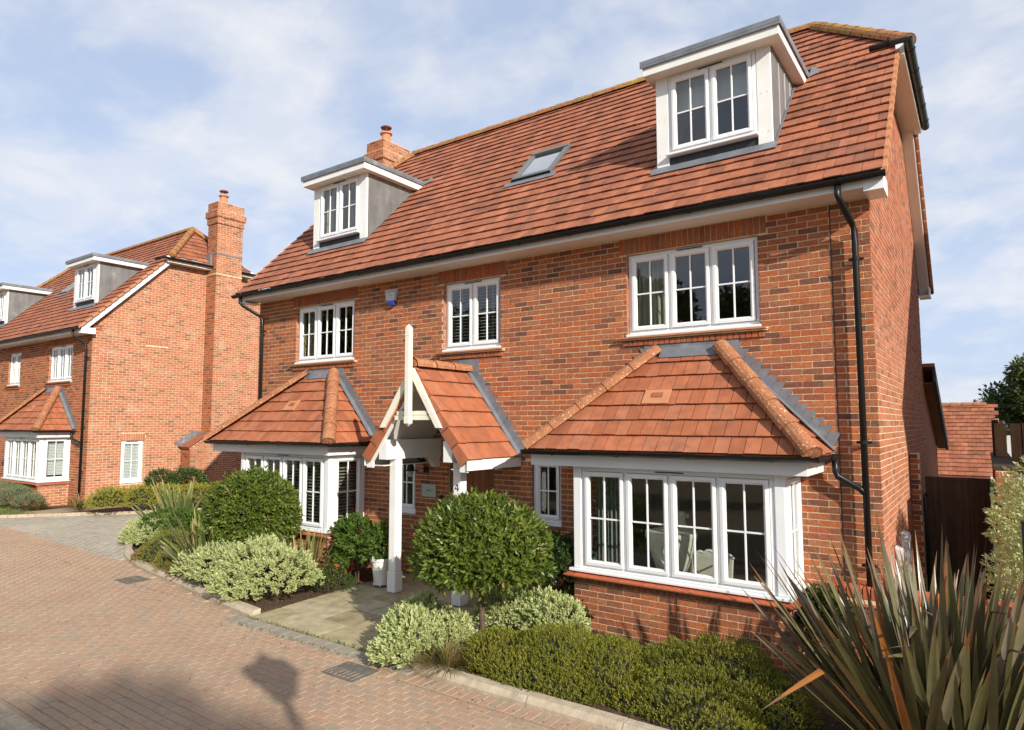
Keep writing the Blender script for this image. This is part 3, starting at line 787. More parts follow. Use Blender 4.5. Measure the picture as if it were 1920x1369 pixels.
        for (xe, xt, sg) in ((ex1, tx1, 1), (ex0, tx0, -1)):
            wv2 = V((xt - xe, 0, zt - ze)); L2 = wv2.length; wv2.normalize(); uu = V((0, 1, 0)); nn2 = V((sg * wv2.z, 0, sg * -wv2.x if sg > 0 else wv2.x)) if False else uu.cross(wv2)
            if nn2.x * sg < 0: nn2 = -nn2
            a, b = -L2, (-.02 - ye); h = (a, b, 0.0)
            T_ += tiles((xe, ye, ze - .035), uu, wv2, nn2, L2, .165, .24, [h, (1, 0, -ye - .09)], [], br, 0, 1.1, lift=.03)
            ridge_run((xe - sg * .02, ye - .02, ze - .005), V((xt, -.05, zt + .0)), .105, br, 'hip_tile', M['hip'], length=.40, sq=.95)
            # lead flashing stepped up the wall
            fl_ = MB(); n = 15
            fl_.par(V((xe + sg * .03, -.10, ze + .005)), V((xt - xe - sg * .02, 0, zt - ze + .02)), V((0, .095, .0)), nn2 * .012)
            for k in range(n):
                t0, t1 = k / n, (k + 1) / n
                xa, za = xe + (xt - xe) * t0, ze + (zt - ze) * t0 + .02; xb, zb = xe + (xt - xe) * t1, ze + (zt - ze) * t1 + .02
                fl_.prism([(xa + sg * .10, -.014, zb + .10), (xb + sg * .05, -.014, zb + .10), (xb, -.014, zb), (xa, -.014, za)], (0, .010, 0))
            fl_.build('flashing', M['lead'], br)
        fl_ = MB(); p_ = V((tx0 - .1, 0, zt)); 
        fl_.par(V((tx0 - .22, -.016, zt - .09)), V((tx1 - tx0 + .44, 0, 0)), V((0, .011, 0)), V((0, 0, .17)))
        fl_.par(V((tx0 + .02, -.12, zt - .115)), V((tx1 - tx0 - .04, 0, 0)), V((0, .115, .145)), nn * .014)
        fl_.build('flashing', M['lead'], br)
        vx = (tx0 + tx1) / 2 - .42; vo = V((vx, ye, ze - .035)) + wv * (.235 * 3 + .004) + nn * .034; vt = MB()
        vt.par((0, 0, 0), (.34, 0, 0), wv * .25 - nn * .016, nn * .012, t=.95); vt = vt.build('vent_tile', M['verge'], br, loc=vo, bevel=.003)
        MB().par(V((.11, 0, 0)) + wv * .10 + nn * .009, (.14, 0, 0), wv * .07, nn * .006).build('grille', M['tileo'], vt)
        gx0, gx1 = q['e0'] + .01, q['e1'] + .01
        gutter([(gx1 + .03, -.03, 2.165), (gx1 + .03, -1.045, 2.165), (gx0 - .03, -1.045, 2.165), (gx0 - .03, -.03, 2.165)], root, step=.85)
        if q.get('pipe'):
            px = q['pipe']
            downpipe([(gx1 + .03, -.11, 2.12), (gx1 + .03, -.11, 1.98), (gx1 + .05, -.105, 1.92), (px - .06, -.10, 1.80), (px, -.10, 1.74)], root)
    # ---- dormers
    for di, (a, b) in enumerate(fl['dormers']):
        yf = .45; zt = 7.39
        mb = MB(); mb.prism([(a + .012, yf + .02, zroof(yf) - .10), (a + .012, yf + .02, zt), (a + .012, 1.85, zt), (a + .012, 1.85, zroof(1.85) - .1)], (.02, 0, 0))
        mb.prism([(b - .032, yf + .02, zroof(yf) - .10), (b - .032, yf + .02, zt), (b - .032, 1.85, zt), (b - .032, 1.85, zroof(1.85) - .1)], (.02, 0, 0))
        mb.box(a + .04, b - .04, 2.0, 2.06, 5.2, zt); mb.box(a + .04, b - .04, .5, 2.0, 5.12, 5.18); mb.box(a + .01, b - .01, .46, 2.0, zt, zt + .03)
        dm = mb.build('dormer', M['room'], root)
        for xx in (a, b - .18):
            m2 = MB(); z0 = zroof(yf) - .03; m2.box(xx, xx + .18, yf - .03, yf + .018, z0, zt + .01); m2.build('post', M['paint'], dm, bevel=.005)
            m2 = MB()
            for zz in (zt - .12, zt - .62, z0 + .18):
                for xn in (.05, .13): m2.box(xx + xn - .005, xx + xn + .005, yf - .033, yf - .029, zz, zz + .01)
            m2.build('nail', M['steel'], dm)
        m2 = MB(); m2.box(a + .18, b - .18, yf - .004, yf + .015, zroof(yf) - .03, 6.21); m2.build('apron', M['leadd'], dm)
        m2 = MB(); m2.par(V((a - .06, yf - .15, zroof(yf - .15) + .012)), V((b - a + .12, 0, 0)), V((0, .13, .13)), V((0, -.008, .008))); m2.build('flashing', M['lead'], dm)
        for sg, xx in ((1, b), (-1, a)):
            m2 = MB(); x_ = xx if sg > 0 else xx - .012
            m2.prism([(x_ - sg * .0, yf + .02, zroof(yf) + .0), (x_, yf + .02, zt), (x_, 1.78, zt), (x_, 1.75, zroof(1.75) - .0)], (.012, 0, 0)); m2.build('cheek', M['leadc'], dm)
            for ys in (.80, 1.13, 1.44):
                m3 = MB(); m3.tube([(xx + sg * .012, ys, zroof(ys) + .01), (xx + sg * .012, ys, zt - .005)], .010, 6); m3.build('seam', M['leadc'], dm)
            m3 = MB(); m3.par(V((xx + sg * .02, yf, zroof(yf) + .008)), V((sg * .025, 0, 0)), V((0, 1.35, 1.35)), V((0, -.008, .008))); m3.build('flashing', M['lead'], dm)
        e0, e1, yq = a - .10, b + .16, .20
        m2 = MB(); m2.box(e0, e1, yq, yq + .024, zt - .01, zt + .135)
        m2.box(e1 - .024, e1, yq + .025, 1.86, zt - .01, zt + .135); m2.box(e0, e0 + .024, yq + .025, 1.86, zt - .01, zt + .135); m2.build('fascia', M['paint'], dm, bevel=.004)
        m2 = MB(); m2.box(e0 + .025, e1 - .025, yq + .025, yf + .0, zt - .004, zt + .008); m2.box(b + .014, e1 - .025, yf + .001, 1.76, zt - .004, zt + .008); m2.box(e0 + .025, a - .014, yf + .001, 1.76, zt - .004, zt + .008); m2.build('soffit', M['soffit'], dm)
        m2 = MB(); yb = 2.08
        m2.box(e0 - .03, e1 + .03, yq - .03, yb, zt + .137, zt + .205); m2.box(e0 - .03, e1 + .03, yq - .03, yq - .018, zt + .10, zt + .137); m2.box(e1 + .02, e1 + .03, yq - .018, 1.98, zt + .11, zt + .137)
        m2.prism([(e1 + .03, 1.85, zroof(1.85) + .012), (e1 + .20, 1.95, zroof(1.95) + .012), (e1 + .03, 2.12, zroof(2.12) + .012)], (0, -.007, .007))
        m2.build('flat_roof', M['lead'], dm, bevel=.008)
        window(root, (a + .185, yf - .028, 0), D, NF, b - a - .37, 6.25, zt - .004, 2)
    # ---- skylights
    for (a, b, y0, y1) in fl['skylights']:
        sl = MB(); h = .07
        def Z(x, y, n): return V((x, y, zroof(y) - .01)) + N * n
        def bar(mb_, p, q_, wv_, t): mb_.par(p, q_ - p, wv_, N * t)
        up = V((0, R2, R2))
        Ls = (y1 - y0) / R2
        sl.par(Z(a, y0, 0), V((b - a, 0, 0)), up * .09, N * h); sl.par(Z(a, y1, 0) - up * .09, V((b - a, 0, 0)), up * .09, N * (h + .015))
        sl.par(Z(a, y0, 0) + up * .09, V((.085, 0, 0)), up * (Ls - .18), N * h); sl.par(Z(b - .085, y0, 0) + up * .09, V((.085, 0, 0)), up * (Ls - .18), N * h)
        s_ = sl.build('skylight', mat('skylight_trim', [(.20, .20, .19)], rough=.4, metal=.5, noise=None) if 'strim' not in M else M['strim'], root, bevel=.01)
        M['strim'] = s_.data.materials[0]
        g = MB(); g.par(Z(a + .08, y0, .03) + up * .085, V((b - a - .16, 0, 0)), up * (Ls - .17), N * .008); g.build('pane', M['glass2'], s_)
        g = MB(); g.par(Z(a, y0, h - .01) - up * .008, V((b - a, 0, 0)), -up * .012, -N * .07); g.build('trim', M['black'], s_)
        g = MB(); g.par(Z(a - .12, y0, .02) - up * .16, V((b - a + .24, 0, 0)), up * .15, N * .006); g.build('flashing', M['lead'], s_)
        g = MB(); g.par(Z(a, y0, -.5), V((b - a, 0, 0)), up * Ls, N * .02); g.build('shaft', M['blind'], s_)
    # ---- chimney
    cx0, cx1 = (.0, .57) if chim_right else (W0 - .57, W0)
    cy0, cy1 = 3.50, 4.45
    mb = MB(); mb.box(cx0 + .005, cx1 - .005, cy0 + .005, cy1 - .005, -.3 if chim_right else 6.6, 9.12)
    ch = mb.build('chimney', M['mortar'], root)
    zlo = -.225 if chim_right else 6.9
    B += bricks((0, cy0, 0), D, NF, cx0, cx1, zlo, 9.12, [], ch)
    B += bricks((cx1, 0, 0), V((0, 1, 0)), V((1, 0, 0)), cy0, cy1, zlo, 9.12, [], ch)
    for z0, z1, e in ((9.12, 9.345, .035), (9.345, 9.57, .075), (9.57, 9.87, .02)):
        mb = MB(); mb.box(cx0 - e + .005, cx1 + e - .005, cy0 - e + .005, cy1 + e - .005, z0, z1); cc = mb.build('corbel', M['mortar'], ch)
        B += bricks((0, cy0 - e, 0), D, NF, cx0 - e, cx1 + e, z0, z1, [], ch); B += bricks((cx1 + e, 0, 0), V((0, 1, 0)), V((1, 0, 0)), cy0 - e, cy1 + e, z0, z1, [], ch)
    px, py = (cx0 + cx1) / 2 + .05, cy0 + .33
    mb = MB(); mb.lathe([(.135, 9.84), (.13, 9.95), (.115, 10.10), (.12, 10.14), (.165, 10.15), (.165, 10.18), (.12, 10.19)], 18, (px, py, 0)); pt = mb.build('chimney_pot', M['terra'], ch, smooth=False)
    mb = MB(); mb.lathe([(.02, 10.30), (.14, 10.315), (.15, 10.335), (.12, 10.36), (.02, 10.375)], 18, (px, py, 0))
    for k in range(4): mb.tube([(px + .1 * math.cos(k * 1.57 + .8), py + .1 * math.sin(k * 1.57 + .8), 10.17), (px + .1 * math.cos(k * 1.57 + .8), py + .1 * math.sin(k * 1.57 + .8), 10.32)], .008, 6)
    mb.build('cowl', M['copper'], ch)
    if chim_right:
        mb = MB(); mb.box(.012, .558, 2.83, 3.51, -.3, 1.60); mb.prism([(.012, 2.83, 1.60), (.012, 3.51, 1.60), (.012, 3.51, 2.02)], (.546, 0, 0)); sh = mb.build('chimney_shoulder', M['mortar'], root)
        B += bricks((0, 2.82, 0), D, NF, 0, .57, -.225, 1.6, [], sh)
        B += bricks((.57, 0, 0), V((0, 1, 0)), V((1, 0, 0)), 2.82, 3.50, -.225, 1.99, [], sh, lambda z: (2.82 if z < 1.6 else 2.82 + (z - 1.6) * 1.6, 3.5))
        mb = MB(); mb.par((-.0, 2.74, 1.60), (.60, 0, 0), (0, .76, .47), (0, -.02, .03)); mb.build('shoulder_cap', M['tileo'], sh)
        mb = MB(); mb.par((.0, 2.72, 1.615), (.16, 0, 0), (0, .78, .48), (0, -.02, .03)); mb.box(0.002, .60, 3.36, 3.49, 2.02, 2.07)
        for k in range(4): mb.par((.002, 2.60 + k * .18, 1.70 + k * .11), (.008, 0, 0), (0, .28, 0), (0, 0, .10))
        mb.build('flashing', M['lead'], sh)
        for z in (7.35, 8.05):
            mb = MB(); mb.box(cx0 - .01, cx1 + .012, cy0 - .012, cy1 + .012, z, z + .05); mb.build('lead_band', M['lead'] if z > 8 else mat('lichened_band', [(.5, .42, .24)], noise=(9, .3)), ch)
        mb = MB(); mb.par((.10, 3.30, 7.85), (.25, 0, -.27), (0, .2, 0), (.01, 0, .012)); mb.par((.02, 3.42, 7.6), (.30, 0, 0), (0, .07, 0), (0, 0, .45)); mb.build('flashing', M['lead'], ch)
    # ---- bricks and tiles
    emit(B, 'brick', 'brickwork', bmat, root, budget, off, alt=M['brick_sunlit'])  # walls facing the sun take the brick with sunlight painted in
    bayr = [p for p in T_ if p[4].name.startswith('bay_roof')]
    main = [p for p in T_ if not p[4].name.startswith('bay_roof')]
    # bay roofs are newer and cleaner
    allp = [(score(p[0], p[3], off), i, p) for i, p in enumerate(T_)]
    allp.sort(key=lambda a: -a[0]); top = set(i for s, i, p in allp[:budget] if s > 0)
    rest = {}
    for i, p in enumerate(T_):
        mt = M['tileo'] if p[4].name.startswith('bay_roof') else M['tile']
        if i in top:
            c = sum((V(v) for v in p[0]), V()) / len(p[0]); MB().add([V(v) - c for v in p[0]], p[1], p[2]).build('tile', mt, p[4], loc=c)
        else: rest.setdefault(0, MB()).add(p[0], p[1], p[2], m=1 if p[4].name.startswith('bay_roof') else 0)
    if 0 in rest: rest[0].build('tiling', [M['tile'], M['tileo']], root, kind='stuff')
    return root

H = house('house', (0, 0, 0), 'large red brick house with two white dormers, tiled porch and two bay windows', False, M['brick'], dict(
    windows=[(-10.10, -8.39, 3.66, 4.81, 3), (-6.24, -5.07, 3.66, 4.81, 2), (-2.95, -1.20, 3.66, 4.81, 3), (-4.52, -4.00, 1.02, 1.98, 1), (-7.36, -6.82, .98, 1.98, 1)],
    bays=[dict(x0=-3.34, x1=-.80, f0=-3.90, f1=-.55, e0=-3.93, e1=-.47, t0=-2.47, t1=-1.68, pipe=-.14), dict(x0=-10.58, x1=-8.04, f0=-11.36, f1=-7.93, e0=-11.40, e1=-7.80, t0=-9.60, t1=-8.88)],
    door=(-6.11, -5.19, -.2, 2.08), partitions=(-4.2, -7.5), hip_y=2.11,
    dormers=[(-2.64, -1.08), (-10.16, -8.58)], skylights=[(-5.58, -4.78, 1.07, 1.78)]), 300)

NB = house('house', (-20.2, .45, .12), 'matching brick house beyond the grey driveway with a tall side chimney', True, M['brick'], dict(
    windows=[(-2.99, -1.29, 3.66, 4.81, 3), (-6.41, -5.34, 3.66, 4.81, 2), (-10.10, -8.39, 3.66, 4.81, 3)],
    bays=[dict(x0=-3.75, x1=-1.10, f0=-4.2, f1=-.95, e0=-4.25, e1=-.85, t0=-2.9, t1=-2.1, pipe=-.14), dict(x0=-10.8, x1=-8.26, f0=-11.36, f1=-8.1, e0=-11.4, e1=-8.0, t0=-9.8, t1=-9.1)],
    door=(-6.31, -5.39, -.2, 2.08), partitions=(-4.4, -7.6), hip_y=2.11,
    dormers=[(-2.50, -.84), (-9.9, -8.26)], skylights=[(-6.5, -5.8, 1.5, 2.1)],
    gable_holes=[(.96, 1.63, .55, 1.85)], gable_skip=[(.93, 1.66, 1.85, 2.07), (1.56, 2.28, 4.83, 5.05)], gable_soldiers=[(.93, 1.66, 1.85, 2.07), (1.56, 2.28, 4.83, 5.05)]), 300)
window(NB, (-.05, .972, 0), V((0, 1, 0)), V((1, 0, 0)), .646, .60, 1.846, 1)
mb = MB(); 
for y in (1.555, 2.285): mb.box(.001, .003, y - .006, y, 3.5, 4.83)
mb.box(.001, .012, 1.56, 2.28, 3.47, 3.50); mb.build('blind_panel_joint', M['verge'], NB)
# rear wing of the near house, its roof edge shows past the corner
mb = MB(); mb.box(-5, -.002, 7.101, 10.6, -.3, 2.2); mb.prism([(-5, 7.101, 2.2), (-5, 10.6, 2.2), (-5, 7.101, 3.55)], (4.998, 0, 0)); mb.build('rear_wing', M['brickp'], H)
mb = MB(); mb.par((-5.2, 7.105, 3.60), (5.4, 0, 0), (0, 3.7, -1.42), (0, .03, .07)); rw = mb.build('rear_roof', M['tile'], H)
mb = MB(); mb.par((.16, 7.105, 3.30), (.05, 0, 0), (0, 3.7, -1.42), (0, 0, .27)); mb.build('bargeboard', M['leadd'], rw)
mb = MB(); mb.par((.0, 7.2, 3.28), (.155, 0, 0), (0, 3.6, -1.38), (0, 0, .02)); mb.build('soffit', M['wood'], rw)
MB().box(-.405, -.393, -.0035, .004, -.02, 5.02).build('movement_joint', M['stem'], H)
# front door
mb = MB(); mb.box(-6.09, -6.02, .03, .12, -.05, 2.06); mb.box(-5.28, -5.21, .03, .12, -.05, 2.06); mb.box(-6.02, -5.28, .03, .12, 1.99, 2.06); dr = mb.build('door_frame', M['wood'], H, bevel=.006)
for k in range(6):
    mb = MB(); mb.box(0, .118, 0, .045, .0, 1.985); mb.build('plank', M['wood'], dr, bevel=.005, loc=(-6.015 + k * .1225, .06, 0))
mb = MB(); mb.lathe([(.028, 0), (.03, .03)], 12); o = mb.build('handle', M['steel'], dr, loc=(-5.36, .06, 1.02)); o.rotation_euler = (math.pi / 2, 0, 0)
mb = MB(); mb.box(-6.2, -5.1, -.32, .0, -.06, .07); mb.build('doorstep', M['coping'], H, bevel=.01)
# ------------------------------------------------------------------ porch
PO = empty('porch', (-5.69, -.65, 0)); tag(PO, 'white timber porch canopy with steep tiled roof, finial and two posts by the front door', 'porch')
PL = V((5.69, .65, 0))      # world to porch
def pb(mb, *a, **k): return mb.build(*a, **k)
class PM(MB):
    def add(s, vs, fs, t=0.0, m=0): return MB.add(s, [V(p) + PL for p in vs], fs, t, m)
for i, x in enumerate((-6.39, -5.14)):
    m_ = PM(); m_.box(x, x + .14, -1.05, -.91, .30, 1.96); p = m_.build('post', M['paint'], PO, bevel=.012)
    m_ = PM(); m_.box(x - .012, x + .152, -1.062, -.898, .0, .299); m_.build('plinth', M['paint'], p, bevel=.008)
    if i == 1:
        m_ = PM(); X = x + .035; Z0 = 1.56; q = .013; yq = -1.054
        m_.par((X + .048, yq, Z0), (q, 0, 0), (0, .003, 0), (0, 0, .10)); m_.par((X, yq - .001, Z0 + .026), (.075, 0, 0), (0, .003, 0), (0, 0, q)); m_.par((X, yq, Z0 + .037), (q, 0, 0), (0, .003, 0), (.042, 0, .063))
        m_.build('number', M['ink'], p)
for x in (-6.41, -5.15):
    m_ = PM(); m_.box(x, x + .16, -1.255, -.003, 1.965, 2.26); m_.build('beam', M['paint'], PO, bevel=.006)
    m_ = PM(); m_.prism([(x + .03, -.30, 1.964), (x + .03, -.004, 1.964), (x + .03, -.004, 1.80), (x + .03, -.10, 1.80)], (.10, 0, 0)); m_.build('wall_bracket', M['paint'], PO, bevel=.004)
xr_, ze_, zr_, hw = -5.69, 2.03, 3.36, 1.0
for sg in (1, -1):
    xe = xr_ + sg * hw; w_ = V((-sg * hw, 0, zr_ - ze_)); L_ = w_.length; w_.normalize(); u_ = V((0, 1, 0)); n_ = u_.cross(w_)
    if n_.x * sg < 0: n_ = -n_
    Oq = V((xe, -1.30, ze_ - .03)); dn = n_ * -.05
    m_ = PM(); m_.prism([Oq + w_ * .06 + n_ * -.018, Oq + u_ * 1.294 + w_ * .06 + n_ * -.018, Oq + u_ * 1.294 + w_ * (L_ - .02) + n_ * -.018, Oq + w_ * (L_ - .02) + n_ * -.018], n_ * -.03); rf = m_.build('roof', M['soffit'], PO)
    for p in tiles(Oq, u_, w_, n_, L_ - .02, .33, L_ / 6.02, [], [], rf, .07, 1.22, lift=.034, th=.02):
        c = sum((V(v) for v in p[0]), V()) / len(p[0])
        us = [(V(v) - Oq).dot(u_) for v in p[0]]
        if min(us) > 1.22 or max(us) < .05: continue
        vs = [V(v) + u_ * (min(max((V(v) - Oq).dot(u_), .06), 1.285) - (V(v) - Oq).dot(u_)) for v in p[0]]
        MB().add([v - c for v in vs], p[1], p[2]).build('tile', M['tileo'], rf, loc=c + PL)
    g_ = L_ / 6.02
    for k in range(6):       # cloaked verge tiles
        a = Oq + w_ * (k * g_); b = Oq + w_ * ((k + 1) * g_ + .02)
        q = [a + n_ * .042, b + n_ * .012, b - n_ * .135, a - n_ * .13]
        MB().prism([v - q[0] for v in q], u_ * .06, t=random.random()).build('verge_tile', M['tileo'], rf, loc=q[0] + PL - u_ * .004, bevel=.004)
    # rafter board following the slope, side fascia
    m_ = PM(); a = V((xe - sg * .03, -1.262, ze_ - .12)); 
    m_.prism([(xe - sg * .03, -1.262, ze_ - .19), (xe - sg * .16, -1.262, ze_ - .19), (xe - sg * .16, -1.262, ze_ - .10), (xr_ + sg * .02, -1.262, zr_ - .36), (xr_ + sg * .02, -1.262, zr_ - .10), (xe - sg * .03, -1.262, ze_ - .05)], (0, .04, 0)); m_.build('bargeboard', M['paint'], PO, bevel=.004)
    m_ = PM(); m_.box(min(xe - sg * .02, xe), max(xe - sg * .02, xe), -1.285, -.004, ze_ - .165, ze_ + .0); m_.build('fascia', M['paint'], PO, bevel=.004)
    m_ = PM(); x1_ = xr_ + sg * .66; m_.box(min(xe - sg * .022, x1_), max(xe - sg * .022, x1_), -1.22, -.004, ze_ - .165, ze_ - .15); m_.build('soffit', M['soffit'], PO)
    # decorative front rafter
    m_ = PM(); m_.prism([(xr_ - .03 + sg * .50, -1.345, 2.44), (xr_ - .03 + sg * .60, -1.345, 2.44), (xr_ + sg * .035, -1.345, 3.30), (xr_ + sg * .035, -1.345, 3.12)], (0, .05, 0)); m_.build('rafter', M['cream'], PO, bevel=.004)
    fl_ = PM(); n = 15
    fl_.par(Oq + u_ * 1.19 + n_ * .03, u_ * .10, w_ * (L_ - .05), n_ * .012)
    for k in range(n):
        t0, t1 = k / n, (k + 1) / n
        xa, za = xe - sg * hw * t0, ze_ + (zr_ - ze_) * t0 + .02; xb, zb = xe - sg * hw * t1, ze_ + (zr_ - ze_) * t1 + .02
        fl_.prism([(xa + sg * .11, -.014, zb + .07), (xb + sg * .05, -.014, zb + .07), (xb, -.014, zb - .02), (xa, -.014, za - .02)], (0, .010, 0))
    fl_.build('flashing', M['lead'], rf)
m_ = PM(); m_.box(xr_ - .30, xr_ + .30, -1.32, -1.285, 2.62, 2.68); m_.box(xr_ - .34, xr_ + .34, -1.318, -1.28, 2.55, 2.617); m_.build('collar_tie', M['cream'], PO, bevel=.004)
m_ = PM(); m_.box(xr_ - .04, xr_ + .04, -1.43, -1.35, 2.53, 3.80)
m_.prism([(xr_ - .04, -1.43, 3.80), (xr_ + .04, -1.43, 3.80), (xr_ + .04, -1.35, 3.80), (xr_ - .04, -1.35, 3.80)], (0, 0, .075))
for z0, z1 in ((3.755, 3.772),): m_.box(xr_ - .044, xr_ + .044, -1.434, -1.346, z0, z1)
m_.box(xr_ - .044, xr_ + .044, -1.434, -1.346, 2.50, 2.595)
m_.add([(xr_ - .04, -1.43, 3.876), (xr_ + .04, -1.43, 3.876), (xr_ + .04, -1.35, 3.876), (xr_ - .04, -1.35, 3.876), (xr_, -1.39, 3.93)], [(0, 1, 4), (1, 2, 4), (2, 3, 4), (3, 0, 4)])
m_.add([(xr_ - .04, -1.43, 2.499), (xr_ + .04, -1.43, 2.499), (xr_ + .04, -1.35, 2.499), (xr_ - .04, -1.35, 2.499), (xr_, -1.39, 2.455)], [(4, 1, 0), (4, 2, 1), (4, 3, 2), (4, 0, 3)])
m_.build('finial', M['cream'], PO, bevel=.004)
ridge_run(V((xr_, -1.30, zr_ - .02)) + PL, V((xr_, -.02, zr_ - .02)) + PL, .10, PO, 'ridge_tile', M['hip'], length=.42)
fl_ = PM(); fl_.box(xr_ - .2, xr_ + .2, -.018, -.006, zr_ - .06, zr_ + .16); fl_.build('flashing', M['lead'], PO)

# ------------------------------------------------------------------ fixtures on the front
def text(body, size, parent, loc, rot, material, name='lettering'):
    c = bpy.data.curves.new('text', 'FONT'); c.body = body; c.size = size; c.extrude = .001; c.align_x = 'CENTER'; c.align_y = 'CENTER'
    t = bpy.data.objects.new('tmp', c); COL.objects.link(t)
    me = bpy.data.meshes.new_from_object(t.evaluated_get(bpy.context.evaluated_depsgraph_get()))
    bpy.data.objects.remove(t); me.materials.clear(); me.materials.append(material)
    o = bpy.data.objects.new(name, me); COL.objects.link(o); o.parent = parent; o.location = loc; o.rotation_euler = rot
    return o
AL = empty('alarm_box', (-7.40, -.003, 4.72)); tag(AL, 'wedge-shaped white and blue burglar alarm box under the eaves', 'alarm box')
MB().prism([(-.14, -.075, .13), (.14, -.075, .13), (.095, -.085, -.075), (-.095, -.085, -.075)], (0, .075, 0)).build('case', M['alarm'], AL, bevel=.012)
MB().prism([(-.092, -.080, -.076), (.092, -.080, -.076), (.07, -.072, -.15), (-.04, -.072, -.15)], (0, .075, 0)).build('lens', M['blue'], AL, bevel=.008)
text('HUNTER', .062, AL, (0, -.0765, .075), (math.pi / 2 + .05, 0, 0), M['ink'])
text('ALARMS', .034, AL, (0, -.0795, .015), (math.pi / 2 + .05, 0, 0), M['ink'])
SG = empty('house_sign', (-6.51, -.004, 1.405)); tag(SG, 'frosted glass name plaque on the bricks beside the front door', 'sign')
MB().box(-.155, .155, -.018, -.010, -.105, .105).build('plate', M['plaque'], SG, bevel=.003)
for x in (-.135, .135):
    for z in (-.085, .085):
        o = MB().lathe([(.008, 0), (.008, .02)], 10).build('screw', M['steel'], SG, loc=(x, 0, z)); o.rotation_euler = (math.pi / 2, 0, 0)
text('ASPEN', .036, SG, (0, -.0185, 0), (math.pi / 2, 0, 0), M['ink'])
BL = MB().box(-.035, .035, -.03, -.002, -.075, .075).build('doorbell', M['black'], None, bevel=.006, loc=(-6.24, 0, 1.27)); tag(BL, 'small black doorbell box between name plaque and front door', 'doorbell')
WL = empty('wall_lamp', (-6.58, -.003, 1.74)); tag(WL, 'black fisherman style wall lamp with clear glass by the front door', 'lamp')
o = MB().lathe([(.055, 0), (.055, .02)], 16).build('back_plate', M['iron'], WL); o.rotation_euler = (math.pi / 2, 0, 0)
MB().tube([(0, -.01, 0), (0, -.05, .02), (0, -.06, .10), (-.02, -.09, .17), (-.09, -.16, .20), (-.15, -.2, .17), (-.16, -.21, .12)], .010, 8).build('arm', M['iron'], WL)
MB().lathe([(.02, .135), (.04, .11), (.055, .06), (.06, .02), (.06, .0)], 16, (-.16, -.21, 0)).build('cap', M['iron'], WL)
MB().lathe([(.06, .002), (.13, -.005), (.135, -.012), (.06, -.008)], 20, (-.16, -.21, 0)).build('shade', M['iron'], WL)
MB().lathe([(.045, -.01), (.05, -.06), (.035, -.105), (.01, -.12)], 16, (-.16, -.21, 0)).build('glass', M['lampglass'], WL)
# meter boxes on the side wall
for (y0, y1, z0, z1, lb) in ((.88, 1.12, .45, 1.05, 'shorter grey meter box nearer the downpipe on the side wall'), (1.62, 1.95, .45, 1.12, 'taller grey meter box nearer the gate on the side wall')):
    E_ = empty('meter_box', (.002, (y0 + y1) / 2, z0)); tag(E_, lb, 'meter box', 'meter boxes on the side wall')
    h = (y1 - y0) / 2; MB().prism([(0, -h, 0), (.075, -h, 0), (.075, -h, z1 - z0 - .03), (0, -h, z1 - z0)], (0, 2 * h, 0)).build('case', M['box'], E_, bevel=.006)
    MB().box(.076, .084, -h + .012, h - .012, .02, z1 - z0 - .05).build('door', M['box'], E_, bevel=.003)
    MB().box(.0845, .088, h - .05, h - .035, .25, .29).build('latch', M['ink'], E_)

# ------------------------------------------------------------------ curtains, blinds and things in the rooms
def curtain(x0, x1, y, z0, z1, material, label, n=7, amp=.03):
    N_ = n * 6; vs, fs = [], []
    for k in range(N_ + 1):
        x = (x1 - x0) * k / N_ - (x1 - x0) / 2; yy = amp * math.sin(k / 6 * 2 * math.pi) + amp * .3 * math.sin(k * 1.7)
        for (dz, dy) in ((0, 0), (z1 - z0, 0), (z1 - z0, .006), (0, .006)): vs.append((x * (1 if dz else 1.05), yy + dy, dz))
    for k in range(N_):
        a, b = k * 4, k * 4 + 4
        fs += [(a, b, b + 1, a + 1), (a + 3, a + 2, b + 2, b + 3), (a + 1, b + 1, b + 2, a + 2), (a, a + 3, b + 3, b)]
    fs += [(0, 1, 2, 3), (N_ * 4, N_ * 4 + 3, N_ * 4 + 2, N_ * 4 + 1)]
    o = MB().add(vs, fs).build('curtain', material, None, loc=((x0 + x1) / 2, y, z0)); tag(o, label, 'curtain'); return o
curtain(-10.06, -9.72, .30, 3.62, 4.80, M['curtain'], 'pale curtain at the left of the three-light window above the left bay')
curtain(-2.93, -2.45, .30, 3.62, 4.80, M['curtain'], 'cream pleated curtain in the upper window above the right bay')
curtain(-9.98, -9.78, .62, 6.2, 7.3, M['curtain'], 'thin cream curtain at the left of the left dormer window')
curtain(-9.32, -9.16, .62, 6.2, 7.0, M['curtain'], 'short cream curtain in the middle of the left dormer window')
curtain(-3.22, -2.80, -.42, .02, 1.94, M['greycurtain'], 'grey curtain at the left end of the right bay window', amp=.04)
curtain(-2.66, -2.42, .40, .02, 2.3, M['greycurtain'], 'olive grey curtain hanging deeper inside the right bay window', amp=.05)
